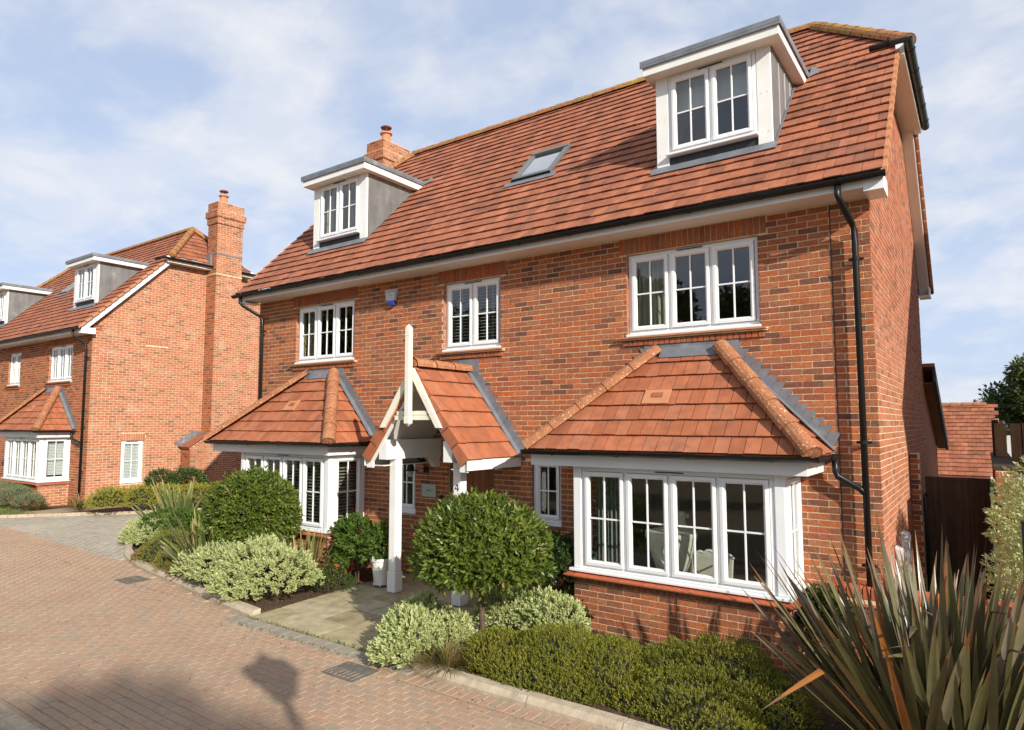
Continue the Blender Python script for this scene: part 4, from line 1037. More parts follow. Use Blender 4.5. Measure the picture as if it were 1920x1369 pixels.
def blind(O, U, N, w, z0, z1, gap, material, label, sw=.05, tilt=.5, name='venetian_blind'):
    O, U, N = V(O), V(U), V(N); E_ = empty(name, O + U * (w / 2) + V((0, 0, z0))); tag(E_, label, 'blind')
    c = V(E_.location); n = int((z1 - z0) / gap)
    me = None
    for i in range(n):
        if me is None:
            a = N * (sw * math.cos(tilt)) + V((0, 0, -sw * math.sin(tilt)))
            o = MB().par(-U * (w / 2) - a / 2, U * w, a, V((0, 0, .004))).build('slat', material, E_, loc=(0, 0, gap * (i + .5))); me = o.data
        else:
            o2 = o.copy(); COL.objects.link(o2); o2.parent = E_; o2.location = (0, 0, gap * (i + .5))
    MB().par(-U * (w / 2) - N * .03, U * w, N * .06, V((0, 0, .05))).build('head_rail', material, E_, loc=(0, 0, z1 - z0 - .05))
    for t in (.2, .8): MB().tube([U * (w * (t - .5)) + N * .028, U * (w * (t - .5)) + N * .028 + V((0, 0, z1 - z0))], .004, 6).build('cord', material, E_)
    return E_
blind((-6.18, .20, 0), (1, 0, 0), (0, -1, 0), 1.05, 3.72, 4.76, .052, M['blind'], 'white venetian blind in the two-light window over the porch', tilt=.25)
blind((-10.40, -.60, 0), (1, 0, 0), (0, -1, 0), 2.18, .76, 1.93, .055, M['taupe'], 'taupe slatted blind across the front of the left bay window', tilt=.35)
blind((-8.22, -.66, 0), (0, 1, 0), (1, 0, 0), .54, .76, 1.93, .055, M['taupe'], 'taupe slatted blind in the narrow side of the left bay window', tilt=.35)
nx, ny, nz = -20.2, .45, .12
blind((nx - .10, ny + 1.02, nz), (0, 1, 0), (1, 0, 0), .56, nz * 0 + .70, 1.92, .045, M['blind'], 'white shutter in the small side window of the far house', sw=.06, tilt=1.0, name='shutter')
blind((nx - 1.24, ny - .66, nz), (0, 1, 0), (1, 0, 0), .58, .86, 2.04, .045, M['blind'], 'white shutter in the side of the far house bay window', sw=.06, tilt=1.0, name='shutter')
for i, (a, lb) in enumerate(((-2.95, 'left'), (-1.75, 'right'))): curtain(nx + a, nx + a + .35, ny + .25, 3.75, 4.9, M['curtain'], 'pale curtain at the %s side of the upper far house window' % lb)
for i, (a, lb) in enumerate(((-2.30, 'left'), (-1.30, 'right'))): curtain(nx + a, nx + a + .25, ny + .64, 6.34, 7.45, M['curtain'], 'cream curtain at the %s side of the far dormer window' % lb)
for i in range(4): curtain(nx - 3.62 + i * .6, nx - 3.30 + i * .6, ny - .55, .86, 2.04, M['curtain'], 'pale curtain in pane %s of the far house bay window' % ('one', 'two', 'three', 'four')[i])
o = MB().box(-.58, .58, 0, .012, 0, .44).build('roller_blind', M['blind'], None, loc=(-1.86, .66, 6.94)); tag(o, 'grey roller blind half down in the right dormer window', 'blind')
# bay room: urn, bust, chair, topiaries
UR = empty('urn', (-2.23, -.38, .38)); tag(UR, 'tall cream stone urn with a ribbon relief behind the right bay window', 'urn')
MB().lathe([(.17, 0), (.17, .04), (.10, .07), (.055, .14), (.05, .22), (.09, .27), (.12, .29)], 24).build('foot', M['stone'], UR, smooth=True)
MB().lathe([(.12, .285), (.16, .31), (.20, .40), (.245, .52), (.285, .66), (.31, .76), (.315, .80), (.30, .815), (.285, .80)], 28).build('bowl', M['stone'], UR, smooth=True)
m_ = MB()
for s_ in (0, 1):
    pts = [(.29 * math.cos(a) * (1 - .25 * t), -.30 * math.sin(a) * (1 - .22 * t), .76 - .42 * t) for t, a in [(k / 10, 1.2 + s_ * .5 + .4 * math.sin(k * .5)) for k in range(11)]]
    m_.tube(pts, .010, 6)
m_.build('ribbon', M['stone'], UR, smooth=True)
BU = empty('bust', (-2.29, .10, .98)); tag(BU, 'pale sculpted head and neck standing behind the urn in the bay window', 'bust')
def grow(name, edges, pts, rads, material, parent, sub=2):
    me = bpy.data.meshes.new(name); me.from_pydata(pts, edges, []); o = bpy.data.objects.new(name, me); COL.objects.link(o); o.parent = parent
    sk = o.modifiers.new('skin', 'SKIN'); sl = me.skin_vertices[0].data
    for i, r in enumerate(rads): sl[i].radius = r if isinstance(r, tuple) else (r, r)
    sl[0].use_root = True
    ss = o.modifiers.new('sub', 'SUBSURF'); ss.levels = ss.render_levels = sub
    me.materials.append(material); return o
grow('torso', [(0, 1), (1, 2), (2, 3), (3, 4), (1, 5), (1, 6)], [(0, 0, -.1), (0, 0, .12), (0, -.01, .24), (0, -.035, .34), (0, -.03, .42), (-.15, 0, .08), (.15, 0, .08)], [(.14, .09), (.13, .085), (.055, .055), (.095, .08), (.075, .085), (.06, .06), (.06, .06)], M['stone'], BU)
m_ = MB(); m_.add([(-.012, -.115, .36), (.012, -.115, .36), (0, -.15, .325), (0, -.115, .315)], [(0, 2, 1), (0, 3, 2), (1, 2, 3)])
m_.build('nose', M['stone'], BU)
for s_ in (-1, 1): MB().lathe([(.004, -.03), (.018, -.015), (.02, .01), (.006, .03)], 10).build('ear', M['stone'], BU, loc=(s_ * .098, -.02, .345))
MB().box(-.16, .16, -.12, .12, -.95, -.12).build('pedestal', M['stone'], BU, bevel=.01)
CH = empty('chair', (-1.86, .30, 0)); tag(CH, 'small ornate cream chair with a scalloped back inside the right bay', 'chair')
top = [(-.24 + .48 * k / 12, .86 + .05 * math.sin(k / 12 * math.pi) + .025 * abs(math.sin(k / 12 * 4 * math.pi))) for k in range(13)]
m_ = MB(); m_.prism([(-.20, -.22, .44)] + [(x, -.26, z) for x, z in top] + [(.20, -.22, .44)], (0, .035, 0)); m_.build('backrest', M['stone'], CH, bevel=.01)
MB().tube([(x * 1.03, -.25, z) for x, z in top], .018, 8).build('crest', M['paint'], CH)
MB().box(-.24, .24, -.22, .24, .40, .47).build('seat', M['greycurtain'], CH, bevel=.02)
for sx in (-.2, .2):
    for sy in (-.19, .2): MB().tube([(sx, sy, .41), (sx * 1.1, sy * 1.1, .25), (sx * .98, sy * .98, 0)], .024, 8, r2=.014).build('leg', M['paint'], CH)

# ------------------------------------------------------------------ foliage tools
def unit(a): return a / np.maximum(np.linalg.norm(a, axis=-1, keepdims=True), 1e-9)
def leaf_obj(name, P, D, Nn, L, W, t, material, parent=None, fold=.18, mid=.45, kind=None, droop=0.0):
    P, D, Nn = np.asarray(P, float), unit(np.asarray(D, float)), np.asarray(Nn, float); n = len(P)
    S = unit(np.cross(D, Nn)); Nn = np.cross(S, D)
    L = np.broadcast_to(L, n)[:, None]; W = np.broadcast_to(W, n)[:, None]
    v = np.empty((n, 5, 3)); v[:, 0] = P; m_ = P + D * L * mid
    v[:, 1] = m_ + S * W / 2 + Nn * W * fold; v[:, 2] = P + D * L - Nn * L * droop; v[:, 3] = m_ - S * W / 2 + Nn * W * fold; v[:, 4] = m_
    f = np.array([[0, 1, 4], [1, 2, 4], [2, 3, 4], [3, 0, 4]])
    fi = (np.arange(n)[:, None, None] * 5 + f[None]).reshape(-1)
    me = bpy.data.meshes.new(name); me.vertices.add(n * 5); me.vertices.foreach_set('co', v.reshape(-1))
    me.loops.add(n * 12); me.loops.foreach_set('vertex_index', fi.astype(np.int32)); me.polygons.add(n * 4)
    me.polygons.foreach_set('loop_start', np.arange(0, n * 12, 3, dtype=np.int32)); me.polygons.foreach_set('loop_total', np.full(n * 4, 3, np.int32))
    a = me.attributes.new('tint', 'FLOAT', 'FACE'); a.data.foreach_set('value', np.repeat(np.broadcast_to(t, n), 4).astype(np.float32))
    a = me.attributes.new('rim', 'FLOAT', 'POINT'); a.data.foreach_set('value', np.tile(np.array([.75, 1, .85, 1, 0], np.float32), n))
    me.materials.append(material); me.update(calc_edges=True); me.validate()
    o = bpy.data.objects.new(name, me); COL.objects.link(o)
    if parent: o.parent = parent
    if kind: o['kind'] = kind
    return o
def lump(dirs, seed, k=5, fr=3.0):
    r = np.random.default_rng(seed); o = np.zeros(len(dirs))
    for _ in range(k): o += np.sin(dirs @ r.normal(0, fr, 3) + r.uniform(0, 6.28))
    return o / k
def shell(n, c, rad, seed, lo=.85, hi=1.0, amp=.1, zmin=-1.0, flat=0, fr=3.0):
    r = np.random.default_rng(seed); d = unit(r.normal(size=(n * 3, 3))); d = d[d[:, 2] > zmin][:n]
    h = 1 + amp * lump(d, seed + 1, fr=fr)
    k = h * r.uniform(lo ** 2, hi ** 2, len(d)) ** .5
    p = np.array(c) + d * k[:, None] * np.array(rad); nn = unit(d / np.array(rad))
    return p, nn, r
def sprigs(P, Nn, r, k, L, W, spread=.9, up=.25, lj=.25, tj=.12, base=None, clump=.0):
    """k leaves whorled round each shoot"""
    n = len(P); ax = unit(Nn + r.normal(0, .35, (n, 3)) + np.array([0, 0, up]))
    t_ = unit(np.cross(ax, r.normal(size=(n, 3)))); b_ = np.cross(ax, t_)
    ph = np.arange(k) * 2.4 + r.uniform(0, 6, (n, 1)); st = np.linspace(0, 1, k)[None]
    el = spread * (1.15 - st * .75) + r.normal(0, .12, (n, k))
    rad = np.cos(ph)[..., None] * t_[:, None] + np.sin(ph)[..., None] * b_[:, None]
    D = rad * np.sin(el)[..., None] + ax[:, None] * np.cos(el)[..., None]
    Pp = P[:, None] + ax[:, None] * (st * L * 1.1 - L * .6)[..., None]
    Nl = ax[:, None] * np.sin(el)[..., None] - rad * np.cos(el)[..., None]
    Lk = L * (1 - lj * r.random((n, k))); tb = (np.full(n, .5) if base is None else base)[:, None] + r.normal(0, tj, (n, k))
    return Pp.reshape(-1, 3), D.reshape(-1, 3), Nl.reshape(-1, 3), Lk.reshape(-1), (Lk * W / L).reshape(-1), np.clip(tb, 0, 1).reshape(-1)
def stems(root, base, tips, r0, r1, material, name='stem', n=6):
    for tp in tips:
        b, t = V(base), V(tp); m1 = b.lerp(t, .5) + V((random.uniform(-.03, .03), random.uniform(-.03, .03), 0))
        MB().tube([b, m1, t], r0, n, r2=r1).build(name, material, root)

def ball_tree(loc, rx, rz, zc, seed, label, flat, trunk_r=.035):
    E_ = empty('bay_tree', loc); tag(E_, label, 'tree', 'clipped ball-headed bay trees')
    MB().tube([(0, 0, -.05), (.01, 0, .25), (-.012, .01, .5), (.0, 0, zc)], trunk_r * 1.15, 10, r2=trunk_r * .8).build('trunk', M['bark'], E_, smooth=True)
    rr = random.Random(seed)
    for k in range(9):
        a = k * .7; q = (rx * .7 * math.cos(a), rx * .7 * math.sin(a), zc + rr.uniform(-.1, .35) * rz)
        MB().tube([(0, 0, zc - rz * .55), (q[0] * .5, q[1] * .5, zc - rz * .15), q], .014, 6, r2=.004).build('branch', M['bark'], E_)
    P, Nn, r = shell(1900, (0, 0, zc), (rx, rx, rz), seed, .84, 1.03, .075, zmin=flat, fr=4.5)
    P2, N2, r2 = shell(900, (0, 0, zc), (rx * .80, rx * .80, rz * .80), seed + 5, .55, 1.0, .06, zmin=flat)
    P0_, N0_, _ = shell(70, (0, 0, zc), (rx, rx, rz), seed + 8, 1.06, 1.14, .06, zmin=flat)
    P2 = np.concatenate([P2, P0_]); N2 = np.concatenate([N2, N0_])
    # underside
    n3 = 500; a = rng.uniform(0, 6.28, n3); q = np.sqrt(rng.uniform(0, 1, n3)) * rx * math.sqrt(1 - flat * flat) * .98
    P3 = np.stack([np.cos(a) * q, np.sin(a) * q, zc + rz * flat + rng.normal(0, .035, n3)], 1); N3 = np.stack([np.cos(a) * .5, np.sin(a) * .5, np.full(n3, -.6)], 1)
    P = np.concatenate([P, P2, P3]); Nn = np.concatenate([Nn, N2, N3])
    base = np.clip(.42 + .22 * lump(P * 2.2, seed + 9, fr=2.5) + rng.normal(0, .08, len(P)), 0, .85); base[rng.random(len(P)) < .012] = 1.0
    leaf_obj('crown', *sprigs(P, Nn, r, 6, .088, .037, spread=1.05, up=.15, base=base), M['laurel'], E_, fold=.14)
    return E_
ball_tree((-3.80, -2.14, -.04), .75, .69, .98, 3, 'clipped ball-headed bay tree right of the paved path', -.16)
ball_tree((-9.12, -1.52, -.04), .72, .76, .96, 17, 'clipped ball-headed bay tree in front of the left bay window', -.38, .055)

def shrub(name, loc, blobs, material, label, cat, n, k, L, W, spread=.9, up=.3, seed=1, amp=.14, tj=.12, tone=.5, tvar=.25, zmin=-.15, group=None, core=None, stemc=6, fold=.16, fr=4.0, lo=.8):
    E_ = empty(name, loc); tag(E_, label, cat, group)
    Ps, Ns, Bs = [], [], []
    vol = [b[3] * b[4] + b[3] * b[5] for b in blobs]; tot = sum(vol)
    for i, b in enumerate(blobs):
        P, Nn, r = shell(max(20, int(n * vol[i] / tot)), b[:3], b[3:6], seed + i * 3, lo, 1.03, amp, zmin=zmin, fr=fr)
        Ps.append(P); Ns.append(Nn)
    P = np.concatenate(Ps); Nn = np.concatenate(Ns)
    keep = P[:, 2] > .01
    for i, b in enumerate(blobs):        # drop what lies deep inside another blob
        q = ((P - np.array(b[:3])) / np.array(b[3:6])); keep &= (np.linalg.norm(q, axis=1) > .72)
    P, Nn = P[keep], Nn[keep]
    base = np.clip(tone + tvar * lump(P * 1.0, seed + 7, fr=5.0) + rng.normal(0, .06, len(P)), 0, 1)
    leaf_obj('foliage', *sprigs(P, Nn, np.random.default_rng(seed + 2), k, L, W, spread=spread, up=up, base=base, tj=tj), material, E_, fold=fold)
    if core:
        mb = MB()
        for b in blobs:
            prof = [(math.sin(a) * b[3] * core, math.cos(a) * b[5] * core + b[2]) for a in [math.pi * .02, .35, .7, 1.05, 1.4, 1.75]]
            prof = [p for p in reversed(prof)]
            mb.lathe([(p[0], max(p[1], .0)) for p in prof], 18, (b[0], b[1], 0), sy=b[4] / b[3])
        mb.build('dark_core', M['twig'], E_)  # added solid core that blocks the view through, painted dark like inner shade
    rr = random.Random(seed)
    for j in range(stemc):
        b = blobs[j % len(blobs)]
        q = V((b[0] + rr.uniform(-.6, .6) * b[3], b[1] + rr.uniform(-.6, .6) * b[4], b[2] + b[5] * rr.uniform(.2, .7)))
        MB().tube([(q.x * .35 + b[0] * .3, q.y * .35 + b[1] * .3, -.03), (q.x * .8, q.y * .8, q.z * .5), q], .011, 5, r2=.004).build('stem', M['stem'], E_)
    return E_
G_ = -.04
EUG = 'cream and green variegated evergreen shrubs'
shrub('euonymus', (-8.35, -2.22, G_), [(-.95, .05, .20, .62, .42, .36), (-.35, -.05, .25, .60, .45, .42), (.35, .0, .28, .60, .50, .48), (.85, .10, .25, .48, .52, .46), (.35, -.32, .12, .5, .30, .28), (-.1, .35, .3, .7, .35, .45)], M['euon'], 'long cream variegated shrub in front of the left bay tree', 'shrub', 3600, 8, 0.060, 0.027, seed=31, group=EUG, tj=.2, amp=.2, fr=6, stemc=12)
shrub('euonymus', (-13.4, -1.15, G_), [(0, 0, .18, .55, .45, .34), (.45, .15, .25, .4, .4, .36)], M['euon'], 'small cream variegated shrub at the kerb corner of the driveway', 'shrub', 1500, 7, 0.065, 0.029, seed=41, group=EUG, tj=.2, amp=.2, fr=6)
shrub('euonymus', (-4.28, -2.78, G_), [(0, 0, .18, .36, .32, .28), (-.14, .30, .24, .30, .28, .28), (.28, .28, .18, .30, .28, .24), (-.02, -.25, .06, .25, .2, .18)], M['euon'], 'loose variegated shrub beside the path under the right bay tree', 'shrub', 1500, 9, 0.073, 0.034, seed=51, group=EUG, tj=.2, amp=.22, fr=6, stemc=9)
shrub('euonymus', (-3.52, -1.55, G_), [(-.35, 0, .20, .40, .34, .30), (.2, .05, .24, .40, .34, .30), (.45, -.05, .24, .28, .28, .26)], M['euon'], 'pale variegated shrub between the right bay tree and the bay wall', 'shrub', 1500, 8, 0.065, 0.030, seed=61, group=EUG, tj=.2, amp=.2, fr=6)
MD = 'low clipped olive mounds along the kerb'
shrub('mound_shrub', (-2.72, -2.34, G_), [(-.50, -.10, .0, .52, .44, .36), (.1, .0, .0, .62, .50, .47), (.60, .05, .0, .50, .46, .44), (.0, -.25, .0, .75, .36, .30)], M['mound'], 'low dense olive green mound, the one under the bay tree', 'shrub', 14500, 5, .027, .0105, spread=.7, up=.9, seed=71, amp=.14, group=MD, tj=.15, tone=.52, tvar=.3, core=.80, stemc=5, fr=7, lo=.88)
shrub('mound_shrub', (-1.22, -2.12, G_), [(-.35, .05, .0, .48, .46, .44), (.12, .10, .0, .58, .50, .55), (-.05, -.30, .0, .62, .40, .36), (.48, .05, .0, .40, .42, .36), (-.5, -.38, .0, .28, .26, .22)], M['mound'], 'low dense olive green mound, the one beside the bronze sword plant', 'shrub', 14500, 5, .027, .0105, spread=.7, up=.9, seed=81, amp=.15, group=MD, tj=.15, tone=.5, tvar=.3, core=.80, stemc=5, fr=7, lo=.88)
HT = 'low heath mounds at the left kerb'
for i, (x, y, s_, mt, lb, sd) in enumerate(((-11.25, -1.72, .74, 'heath', 'largest olive heath mound behind the left kerb', 91), (-10.55, -1.98, .52, 'heath', 'round green heath mound at the kerb by the drain', 92), (-11.75, -1.98, .28, 'rust', 'small rusty heath mound at the left kerb bend', 93), (-10.02, -2.22, .30, 'rust', 'rust brown heath mound next to the long variegated shrub', 94))):
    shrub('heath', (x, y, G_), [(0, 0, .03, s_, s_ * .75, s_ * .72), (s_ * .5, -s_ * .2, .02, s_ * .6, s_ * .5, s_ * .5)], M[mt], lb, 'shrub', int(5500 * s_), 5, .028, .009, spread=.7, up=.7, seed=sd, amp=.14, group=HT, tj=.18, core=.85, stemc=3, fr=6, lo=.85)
shrub('pieris', (-13.05, -.85, G_), [(0, 0, .35, .62, .5, .36), (.5, .1, .4, .45, .4, .36)], M['glossy'], 'rounded green shrub between the far sword plant and the kerb', 'shrub', 1300, 7, .07, .026, seed=101, tone=.4)
shrub('camellia', (-7.42, -.72, G_), [(0, 0, .36, .46, .38, .40), (.12, -.05, .62, .42, .34, .30), (-.14, .05, .78, .30, .26, .20)], M['glossy'], 'leafy green shrub at the corner of the left bay', 'shrub', 620, 7, .095, .048, seed=111, tone=.45, amp=.22, stemc=9, spread=1.0, lo=.6)
shrub('cotoneaster', (-7.22, -1.42, G_), [(0, 0, .12, .36, .30, .26)], M['deep'], 'low dark shrub with a few orange berries edging the path', 'shrub', 700, 6, .03, .014, seed=121, tone=.4, spread=.8)
b_ = MB()
for k in range(45):
    a = random.uniform(0, 6.28); q = random.uniform(.2, 1); c = (-7.22 + math.cos(a) * .33 * q, -1.42 + math.sin(a) * .28 * q, G_ + .12 + .26 * math.sqrt(max(0, 1 - q * q)) + .01)
    b_.lathe([(.002, -.009), (.009, 0), (.002, .009)], 6, (c[0] + 7.22, c[1] + 1.42, c[2] - G_))
cot = [o for o in COL.objects if o.name.startswith('cotoneaster')][0]; b_.build('berries', mat('orange_berry', [(.55, .12, .02)], noise=None, rough=.3), cot, kind='stuff')
shrub('viburnum', (-3.62, -.62, G_), [(-.05, 0, .55, .42, .36, .50), (.1, .05, .2, .42, .38, .30)], M['deep'], 'dark shaded shrub in the nook left of the right bay', 'shrub', 700, 7, .085, .04, seed=131, tone=.35, amp=.2)
shrub('viburnum', (-.52, -.42, G_), [(0, 0, .40, .25, .28, .36)], M['deep'], 'small dark green shrub between the right bay and the red coping', 'shrub', 260, 7, .075, .032, seed=141, tone=.45, amp=.2)
# potted shrubs
for i, (x, y, s_, lb, lp) in enumerate(((-6.74, -.86, 1.0, 'left round white planter on castors by the porch post', 'bushy green shrub growing in the left white planter'), (-4.72, -.62, 1.45, 'larger ribbed white planter behind the right bay tree', 'green shrub growing in the larger white planter'))):
    E_ = empty('planter', (x, y, .002)); tag(E_, lb, 'planter', 'white planters by the porch')
    MB().lathe([(.10 * s_, .045), (.105 * s_, .05), (.125 * s_, .20 * s_ + .04), (.132 * s_, .21 * s_ + .04), (.132 * s_, .225 * s_ + .04), (.128 * s_, .23 * s_ + .04), (.150 * s_, .34 * s_ + .04), (.165 * s_, .345 * s_ + .04), (.170 * s_, .385 * s_ + .04), (.158 * s_, .39 * s_ + .04), (.15 * s_, .35 * s_ + .04)], 28).build('pot', M['pot'], E_, smooth=False)
    MB().lathe([(.002, .36 * s_ + .03), (.15 * s_, .36 * s_ + .03)], 20).build('compost', M['soil'], E_)
    MB().lathe([(.12 * s_, .03), (.12 * s_, .045)], 20).build('tray', M['pot'], E_)
    for a in (.6, 2.2, 3.8, 5.4):
        w_ = MB().lathe([(.018, -.012), (.018, .012)], 12).build('castor', M['white'], E_, loc=(.095 * s_ * math.cos(a), .095 * s_ * math.sin(a), .018)); w_.rotation_euler = (math.pi / 2, 0, a)
    shrub('potted_shrub', (x, y, .36 * s_ + .04), [(0, 0, .20, .26, .25, .26), (-.08, .0, .05, .24, .22, .14), (.02, 0, .40, .14, .14, .16)], M['glossy'], lp, 'shrub', 300, 8, .085, .034, seed=151 + i, tone=.4, amp=.2, group='shrubs in the white planters', zmin=-.4, lo=.55)

# sword-leaved plants: every blade a part
def blade(root, base, az, el, L, w, bend, twist, material, t, seg=9, snap=None):
    d = V((math.cos(az) * math.cos(el), math.sin(az) * math.cos(el), math.sin(el))); side = V((-math.sin(az), math.cos(az), 0)); p = V(base); vs = []; st = L / seg; rim = []
    for i in range(seg + 1):
        u = i / seg; ww = w * (.55 + .45 * min(1, u * 3)) * (1 - max(0, (u - .45) / .55) ** 1.9) + .0012
        n_ = side.cross(d).normalized(); sd = (side * math.cos(twist * u) + n_ * math.sin(twist * u)); nn = sd.cross(d).normalized()
        fo = .45 * (1 - u) ** 1.3 + .05
        vs += [p + sd * ww / 2 + nn * ww * fo * .5, p + sd * ww * .20 + nn * ww * fo * .2, p, p - sd * ww * .20 + nn * ww * fo * .2, p - sd * ww / 2 + nn * ww * fo * .5]; rim += [1, .5, 0, .5, 1] if i < seg - 1 else [1, 1, .97, 1, 1]
        p = p + d * st; el2 = math.asin(max(-1, min(1, d.z))) - bend * st * (.3 + 1.5 * u)
        if snap and i == int(seg * snap): el2 -= 1.1
        hd = V((math.cos(az), math.sin(az), 0)); d = (hd * math.cos(el2) + V((0, 0, 1)) * math.sin(el2)).normalized()
    fs = [(i * 5 + k, i * 5 + k + 1, i * 5 + k + 6, i * 5 + k + 5) for i in range(seg) for k in range(4)]
    mb = MB().add(vs, fs, t); o = mb.build('leaf', material, root, smooth=True)
    a = o.data.attributes.new('rim', 'FLOAT', 'POINT'); a.data.foreach_set('value', rim)
    return o
def sword(loc, n, L, w, material, label, seed, fans=8, rbase=.3, lean=.5, fan=.5, tones=(.1, .8), orange=.06, bend=.4):
    """several flat two-ranked fans that lean outwards and cross each other"""
    E_ = empty('sword_plant', loc); tag(E_, label, 'plant', 'spiky sword-leaved plants'); r = random.Random(seed)
    per = n // fans
    for f in range(fans):
        az0 = f * 2.4 + r.uniform(-.4, .4); q = math.sqrt((f + .4) / fans); b0 = V((math.cos(az0) * rbase * q, math.sin(az0) * rbase * q, -.03))
        ln = lean * q * r.uniform(.6, 1.15); up = V((math.cos(az0) * math.sin(ln), math.sin(az0) * math.sin(ln), math.cos(ln)))
        sa = az0 + r.uniform(-1.5, 1.5); sv = V((math.cos(sa), math.sin(sa), 0)); sv = (sv - up * sv.dot(up)).normalized(); tn = r.uniform(*tones)
        for i in range(per):
            u = (i + .5) / per * 2 - 1; a = u * fan * r.uniform(.75, 1.25)
            d = (up * math.cos(a) + sv * math.sin(a) + V((r.gauss(0, .09), r.gauss(0, .09), 0))).normalized()
            el = math.asin(max(-1, min(1, d.z))); az = math.atan2(d.y, d.x)
            t = min(.83, max(0, tn * .5 + r.uniform(*tones) * .5 + r.gauss(0, .12)))
            if r.random() < orange: t = 1.0
            LL = L * (1.04 - .38 * abs(u) ** 1.6) * r.uniform(.78, 1.04)
            blade(E_, b0 + sv * (u * .09), az, el, LL, w * r.uniform(.7, 1.2), bend * r.uniform(.05, 1.2) * (.25 + abs(u)), r.uniform(-.9, .9), material, t, snap=(r.uniform(.5, .8) if r.random() < .05 else None))
    # dead leaves lying at the base
    for i in range(n // 12):
        az = r.uniform(0, 6.28); blade(E_, (math.cos(az) * rbase * .6, math.sin(az) * rbase * .6, .02), az, r.uniform(.1, .6), L * r.uniform(.35, .6), w * .8, r.uniform(.6, 1.4), r.uniform(-.8, .8), material, r.choice((.9, 1.0)))
    return E_
sword((.52, -2.0, G_), 300, 1.72, .066, M['phorm'], 'huge bronze sword-leaved plant in the front right bed', 5, fans=20, rbase=.42, lean=.62, fan=.42, bend=.22, orange=.04, tones=(.0, .84))
sword((-9.75, -1.92, G_), 75, 1.30, .080, M['phormg'], 'green sword-leaved plant leaning out under the left bay tree', 6, fans=6, lean=.7, fan=.55, rbase=.2, tones=(.05, .7), orange=.05)
sword((-7.98, -1.32, G_), 40, 1.05, .065, M['phormg'], 'narrow green sword-leaved plant right of the left bay tree', 7, fans=4, lean=.5, fan=.4, rbase=.15, tones=(.2, .85), orange=.08)
sword((-13.75, -.20, G_), 110, 1.40, .075, M['phormg'], 'far green sword-leaved plant at the house corner by the driveway', 8, fans=8, lean=.75, fan=.5, rbase=.3, tones=(.1, .8), orange=.06)
def tuft(name, loc, n, L, w, material, label, cat, seed, spread=.9):
    r = np.random.default_rng(seed); az = r.uniform(0, 6.28, n); q = np.sqrt(r.random(n)); el = math.pi / 2 - q * spread
    D = np.stack([np.cos(az) * np.cos(el), np.sin(az) * np.cos(el), np.sin(el)], 1); P = np.stack([np.cos(az) * q * .1, np.sin(az) * q * .1, np.zeros(n)], 1)
    E_ = empty(name, loc); tag(E_, label, cat); leaf_obj('blades', P, D, np.cross(D, np.stack([-np.sin(az), np.cos(az), 0 * az], 1)), L * r.uniform(.6, 1, n), w, r.random(n), material, E_, droop=.22, mid=.55)
tuft('sedge', (-3.72, -2.86, G_), 420, .42, .010, M['straw'], 'rusty brown sedge tuft at the kerb beside the path', 'plant', 3, 1.2)
tuft('grass_tuft', (-19.55, .05, .08), 90, .62, .03, M['straw'], 'pale grass tuft at the foot of the far downpipe', 'plant', 4, 1.0)
tuft('grass_tuft', (-20.7, -.55, .08), 160, .40, .02, M['straw'], 'dry grass tuft at the far house bay corner', 'plant', 14, 1.2)
shrub('hedge', (-17.55, 1.35, .08), [(-.45, -1.15, .30, .5, .6, .42), (-.2, -.5, .3, .5, .6, .42), (.05, .15, .3, .5, .6, .42), (.3, .8, .3, .5, .6, .42), (.5, 1.5, .3, .5, .6, .42)], M['hedge'], 'clipped yellow green hedge before the far house gable', 'hedge', 3600, 6, .05, .022, seed=161, amp=.10, tone=.55, tvar=.35, core=.8, fr=6)
shrub('viburnum', (-18.55, 1.85, .10), [(0, 0, .60, .42, .4, .40), (.1, .75, .62, .5, .45, .42)], M['deep'], 'green leafy shrub standing behind the yellow hedge', 'shrub', 620, 7, .10, .036, seed=171, amp=.25, tone=.6, spread=.8)
shrub('viburnum', (-17.6, 4.1, .10), [(0, 0, .35, .5, .5, .36)], M['deep'], 'low dark shrub at the shaded end of the hedge', 'shrub', 420, 7, .10, .036, seed=173, amp=.25, tone=.4, spread=.8)
shrub('lavender', (-21.4, -.75, .08), [(-.3, 0, .2, .6, .45, .36), (-1.1, -.1, .25, .7, .5, .42), (.4, .1, .15, .4, .35, .26)], M['lav'], 'grey green lavender clump below the far house bay', 'shrub', 1700, 6, .10, .012, seed=181, amp=.2, spread=.6, up=.6)
shrub('pittosporum', (1.75, 1.0, .2), [(0, 0, 1.25, .78, .8, .72), (-.12, -.3, .7, .70, .7, .50), (.2, .4, 1.2, .8, .8, .7), (-.15, -.25, .22, .72, .62, .4)], M['hedgev'], 'golden variegated shrub at the right edge beyond the bronze plant', 'shrub', 3300, 7, .075, .032, seed=191, amp=.12, tone=.45, tvar=.4, spread=1.0, zmin=-.6)

